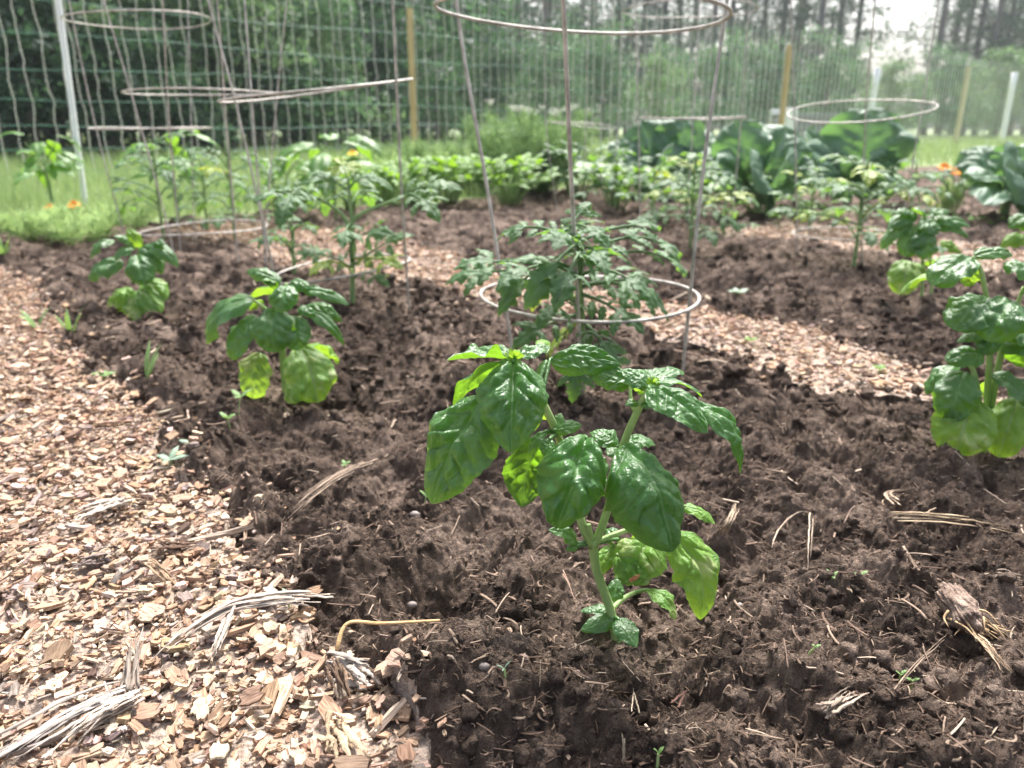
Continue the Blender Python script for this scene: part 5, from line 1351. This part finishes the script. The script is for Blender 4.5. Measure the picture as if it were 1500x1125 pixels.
# rotten wood chunk with fibres at right
b = gz(1402, 905); r = np.random.default_rng(44)
root = thing('rotten_wood', b, 'rotten grey brown wood chunk with frayed fibres on the soil at right', 'wood chunk')
import bmesh
bm = bmesh.new(); bmesh.ops.create_icosphere(bm, subdivisions=5, radius=1)
V = np.array([v.co[:] for v in bm.verts]); F = np.array([[v.index for v in f.verts] for f in bm.faces]); bm.free()
d = 1 + .25 * gn(V[:, 0] * 2, V[:, 1] * 2 + V[:, 2], 3) + .12 * gn(V[:, 0] * 7 + V[:, 2] * 5, V[:, 1] * 3, 4) + .07 * gn(V[:, 0] * 18 + V[:, 2] * 9, V[:, 1] * 5 - V[:, 2] * 9, 5)
V = V * d[:, None]
V = np.sign(V) * np.abs(V) ** .85
V = V * [.0085, .020, .0095]
V[:, 0] += .10 * V[:, 1]
mb = MB(); mb.add(V + b + [0, .0, .007], [F])
mb.build('block', simple('rotten_wood', (.10, .065, .05), (.34, .26, .21), 130, .95, .15, bumpd=.003, bscale=260, stretch=(2.5, .5, 1.5)), root)
mb = MB()
for k in range(34):
    a = b + [r.normal(0, .0045), -.012 + r.normal(0, .003), .006 + r.uniform(-.003, .006)]; e = a + [r.normal(.004, .006), -r.uniform(.004, .016), -r.uniform(.002, .007)]
    Vt, Ft = tube([a, (a + e) / 2 + r.normal(0, .0012, 3), e], [.0008, .0007, .0002], 6, 8, flat=.6); mb.add(Vt, Ft)
mb.build('fibres', simple('wood_fibre', (.30, .20, .11), (.52, .38, .22), 200, .8, .2), root)
wood('straw_piece', 'tan twisted straw trailing from the rotten wood chunk', 'straw', [(1412, 945, .006), (1440, 975, .007), (1478, 1015, .004)], .0018, (.48, .36, .25), frays=4, seed=31)
wood('straw_piece', 'dark twig curving below the rotten wood chunk', 'twig', [(1300, 1045, .004), (1330, 1010, .008), (1362, 985, .012), (1385, 958, .010)], .0009, (.34, .26, .2), frays=1, seed=32)
wood('straw_piece', 'thin curled tendril right of the flat pale chip', 'root', [(1345, 965, .008), (1352, 1000, .010), (1365, 1030, .008), (1386, 1048, .004)], .0010, (.30, .22, .17), frays=1, seed=33)
wood('straw_piece', 'broad pale stalk lying right of the rotten wood chunk', 'stalk', [(1440, 868, .006), (1470, 868, .008), (1500, 874, .006)], .0026, (.36, .29, .24), frays=5, seed=34)

def dead_leaf(a, t, n, W, label, lift=.004, **k):
    A = gz(*a) + [0, 0, lift]; B = gz(*t) + [0, 0, lift + k.pop('tipz', .0)]
    mb = MB(); leaf(mb, A - A, B - A, n, W, nu=26, nv=13, **k)
    o = mb.build('dead_leaf', M['dead_leaf'], origin=A); tag(o, label, 'dead leaf')
dead_leaf((825, 1040), (882, 1005), (-.1, -.8, .6), .014, 'dark brown curled dead leaf on the soil below the basil', dome=1.2, bulge=.12, seed=3, tipz=.006)
dead_leaf((1140, 1000), (1120, 1040), (-.5, -.6, .6), .010, 'small reddish dead leaf standing in the soil right of centre', dome=.9, bulge=.1, seed=5, lift=.008)
dead_leaf((1308, 845), (1350, 905), (.4, -.6, .7), .006, 'dark narrow dead blade arching over soil near the rotten wood', dome=.8, bulge=.3, seed=7)
dead_leaf((1322, 858), (1358, 900), (.3, -.6, .7), .007, 'broad dark dead blade next to the narrow one by the rotten wood', dome=.6, bulge=.2, seed=9)
dead_leaf((330, 700), (350, 745), (-.2, -.6, .8), .024, 'pale grey dead leaf at the chip path edge in the left middle', dome=.5, bulge=.1, seed=11, lift=.008)

# pebbles
def pebble(px, py, s, mat, label, seed):
    s = s * .8
    p = gz(px, py); V, F = CR[seed % 4]
    d = nrm(V) * (0.75 + .25 * np.linalg.norm(V, axis=1, keepdims=True)) * [s * 1.15, s * .9, s * .8]
    mb = MB(); mb.add(d + p + [0, 0, s * .35], F); o = mb.build('pebble', M[mat], origin=p); tag(o, label, 'pebble')
pebble(765, 968, .0040, 'pebble_pink', 'reddish oval pebble on the soil, left of the basil stem', 0)
pebble(709, 978, .0032, 'pebble', 'pale round pebble on the soil left of the reddish one', 1)
pebble(1144, 957, .0028, 'pebble', 'grey pebble half sunk in soil right of the front basil', 2)
pebble(1083, 889, .0028, 'pebble', 'small pale pebble right of the pale basil leaf tip', 3)
pebble(608, 756, .0044, 'pebble', 'pale pebble resting on the soil mound left of the basil', 1)
pebble(845, 986, .0020, 'pebble_pink', 'tiny tan pebble in the soil under the basil', 2)
pebble(604, 888, .0035, 'pebble', 'pale pebble in the gap at the soil edge below the mound', 0)

# seedlings and small weeds
def seedling(px, py, H, n, L, W, mat, label, seed, shape='lance', up=.6, name='seedling', cat='seedling'):
    H, L, W = H * .8 + .002, L * .65, W * .75
    r = np.random.default_rng(seed); b = gz(px, py); root = thing(name, b, label, cat)
    t = b + [r.normal(0, .15) * H, 0, H]
    mb = MB(); V, F = tube([b + [0, 0, -.003], (b + t) / 2 + r.normal(0, .05, 3) * H, t], [.0007, .0005], 6, 8); mb.add(V, F); mb.build('stem', M['basil_stem'], root)
    for k in range(n):
        az = k * (6.28 / n) + r.uniform(-.5, .5) + .3; d = nrm([math.cos(az), math.sin(az), up * r.uniform(.4, 1.4)])
        leaf_obj(root, t, t + d * L * r.uniform(.8, 1.2), (-d[0] * .5, -d[1] * .5 - .2, 1), W, mat, bulge=.1, dome=.3, shape=shape, nu=12, nv=7, puck=.3, seed=k)
seedling(1252, 872, .016, 2, .009, .0035, 'seedling', 'two-leaved seedling on a red stem right of the arched stalk', 1)
seedling(1217, 858, .006, 3, .009, .0028, 'seedling', 'tiny seedling with narrow leaves, left of the taller two-leaved one', 2)
seedling(1182, 972, .011, 2, .005, .0026, 'seedling', 'tiny yellow-green seedling by the grey pebble', 3)
seedling(1318, 1008, .008, 2, .006, .0024, 'seedling', 'tiny grey green seedling left of the curled tendril', 4)
seedling(1336, 1012, .006, 2, .006, .0024, 'seedling', 'tiny seedling right beside the curled tendril base', 5)
seedling(1370, 1000, .004, 2, .006, .0026, 'seedling_pale', 'flat two-leaved seedling below the rotten wood chunk', 6, up=.1)
seedling(963, 1118, .004, 2, .009, .0028, 'seedling', 'narrow seedling at the bottom edge of the photo below the basil', 7, up=1.2)
seedling(1152, 975, .003, 2, .005, .0026, 'seedling', 'dark green seedling just under the grey pebble', 8, up=.2)
seedling(740, 990, .003, 3, .007, .0014, 'seedling_pale', 'pale thread-like seedling right of the pale round pebble', 9)
seedling(425, 890, .006, 4, .010, .0045, 'seedling_pale', 'pale grey green seedling at the chip edge above the long splinter', 10)
seedling(448, 940, .003, 2, .006, .0035, 'seedling', 'small round-leaved seedling at the chip edge under the long splinter end', 11, up=.2)
seedling(252, 692, .012, 4, .024, .009, 'seedling_pale', 'pale four-leaved weed on the chip path edge in the left middle', 12, up=.3)
seedling(275, 656, .004, 2, .013, .007, 'seedling_pale', 'pale two-leaved sprout just above the four-leaved weed', 13, up=.1)
seedling(352, 618, .030, 3, .020, .009, 'seedling', 'thin-stemmed green seedling left of the blurred pale-leaved basil', 14)
seedling(340, 632, .014, 3, .014, .008, 'seedling', 'shorter green seedling below the thin-stemmed one', 15)
seedling(152, 556, .004, 5, .020, .012, 'seedling', 'low yellow-green sprout on the left chip edge', 16, up=.3)
seedling(1097, 506, .006, 4, .018, .010, 'parsley', 'yellow-green sprout on the chip path behind the front basil', 17, up=.4)
seedling(1288, 548, .005, 4, .016, .010, 'parsley', 'small bright sprout on the chip path at right', 18, up=.4)
seedling(1080, 436, .008, 5, .030, .016, 'seedling_pale', 'pale broad weed on the soil edge right of the sharp cage', 19, up=.3)
seedling(1275, 452, .010, 4, .024, .013, 'parsley', 'yellow-green sprout in the soil near the far right basil', 20, up=.4)
seedling(1190, 664, .004, 3, .011, .005, 'seedling', 'pale sprout on the soil right of the basil', 22, up=.3)
seedling(505, 694, .008, 3, .010, .005, 'seedling', 'tiny green sprout above the straw bundle', 23, up=.4)
seedling(622, 738, .006, 2, .010, .004, 'seedling', 'tiny green sprout under the tip of the big left basil leaf', 24, up=.8)
def tuft(px, py, n, L, W, label, seed):
    r = np.random.default_rng(seed); b = gz(px, py); root = thing('grass_tuft', b, label, 'grass tuft')
    for k in range(n):
        az = r.uniform(0, 6.28); d = nrm([math.cos(az) * .6, math.sin(az) * .6, r.uniform(.7, 1.5)])
        leaf_obj(root, b, b + d * L * r.uniform(.6, 1.1), (-d[0], -d[1] - .2, .5), W, 'seedling', name='blade', bulge=.08, dome=.3, shape='lance', nu=14, nv=5, puck=.1, seed=k)
tuft(106, 502, 5, .065, .007, 'sparse grass tuft on the bed edge at left', 1)
tuft(215, 560, 3, .05, .006, 'thin grass sprig on the soil left of the pale-leaved basil', 2)
tuft(55, 484, 4, .04, .008, 'short grass sprig at the left edge of the chip path', 3)
tuft(8, 384, 6, .06, .012, 'small weed tuft in the far left corner between chips and soil', 4)

# ------------------------------------------------------------------ the pale air
HAZE = 0.0020
hm, hn, ho = new_mat('haze')
pv = nd(hn, 'ShaderNodeVolumePrincipled')
pv.inputs['Color'].default_value = (0.86, 0.93, 1.0, 1)
pv.inputs['Density'].default_value = HAZE
pv.inputs['Anisotropy'].default_value = 0.3
lk(hn, pv.outputs[0], ho.inputs['Volume'])
hb = MB(); box(hb, (-85, -6, -1.5), (85, 90, 18.5), .01)
tag(hb.build('haze', hm, smooth=False), kind='stuff')
sc.cycles.volume_bounces = 0
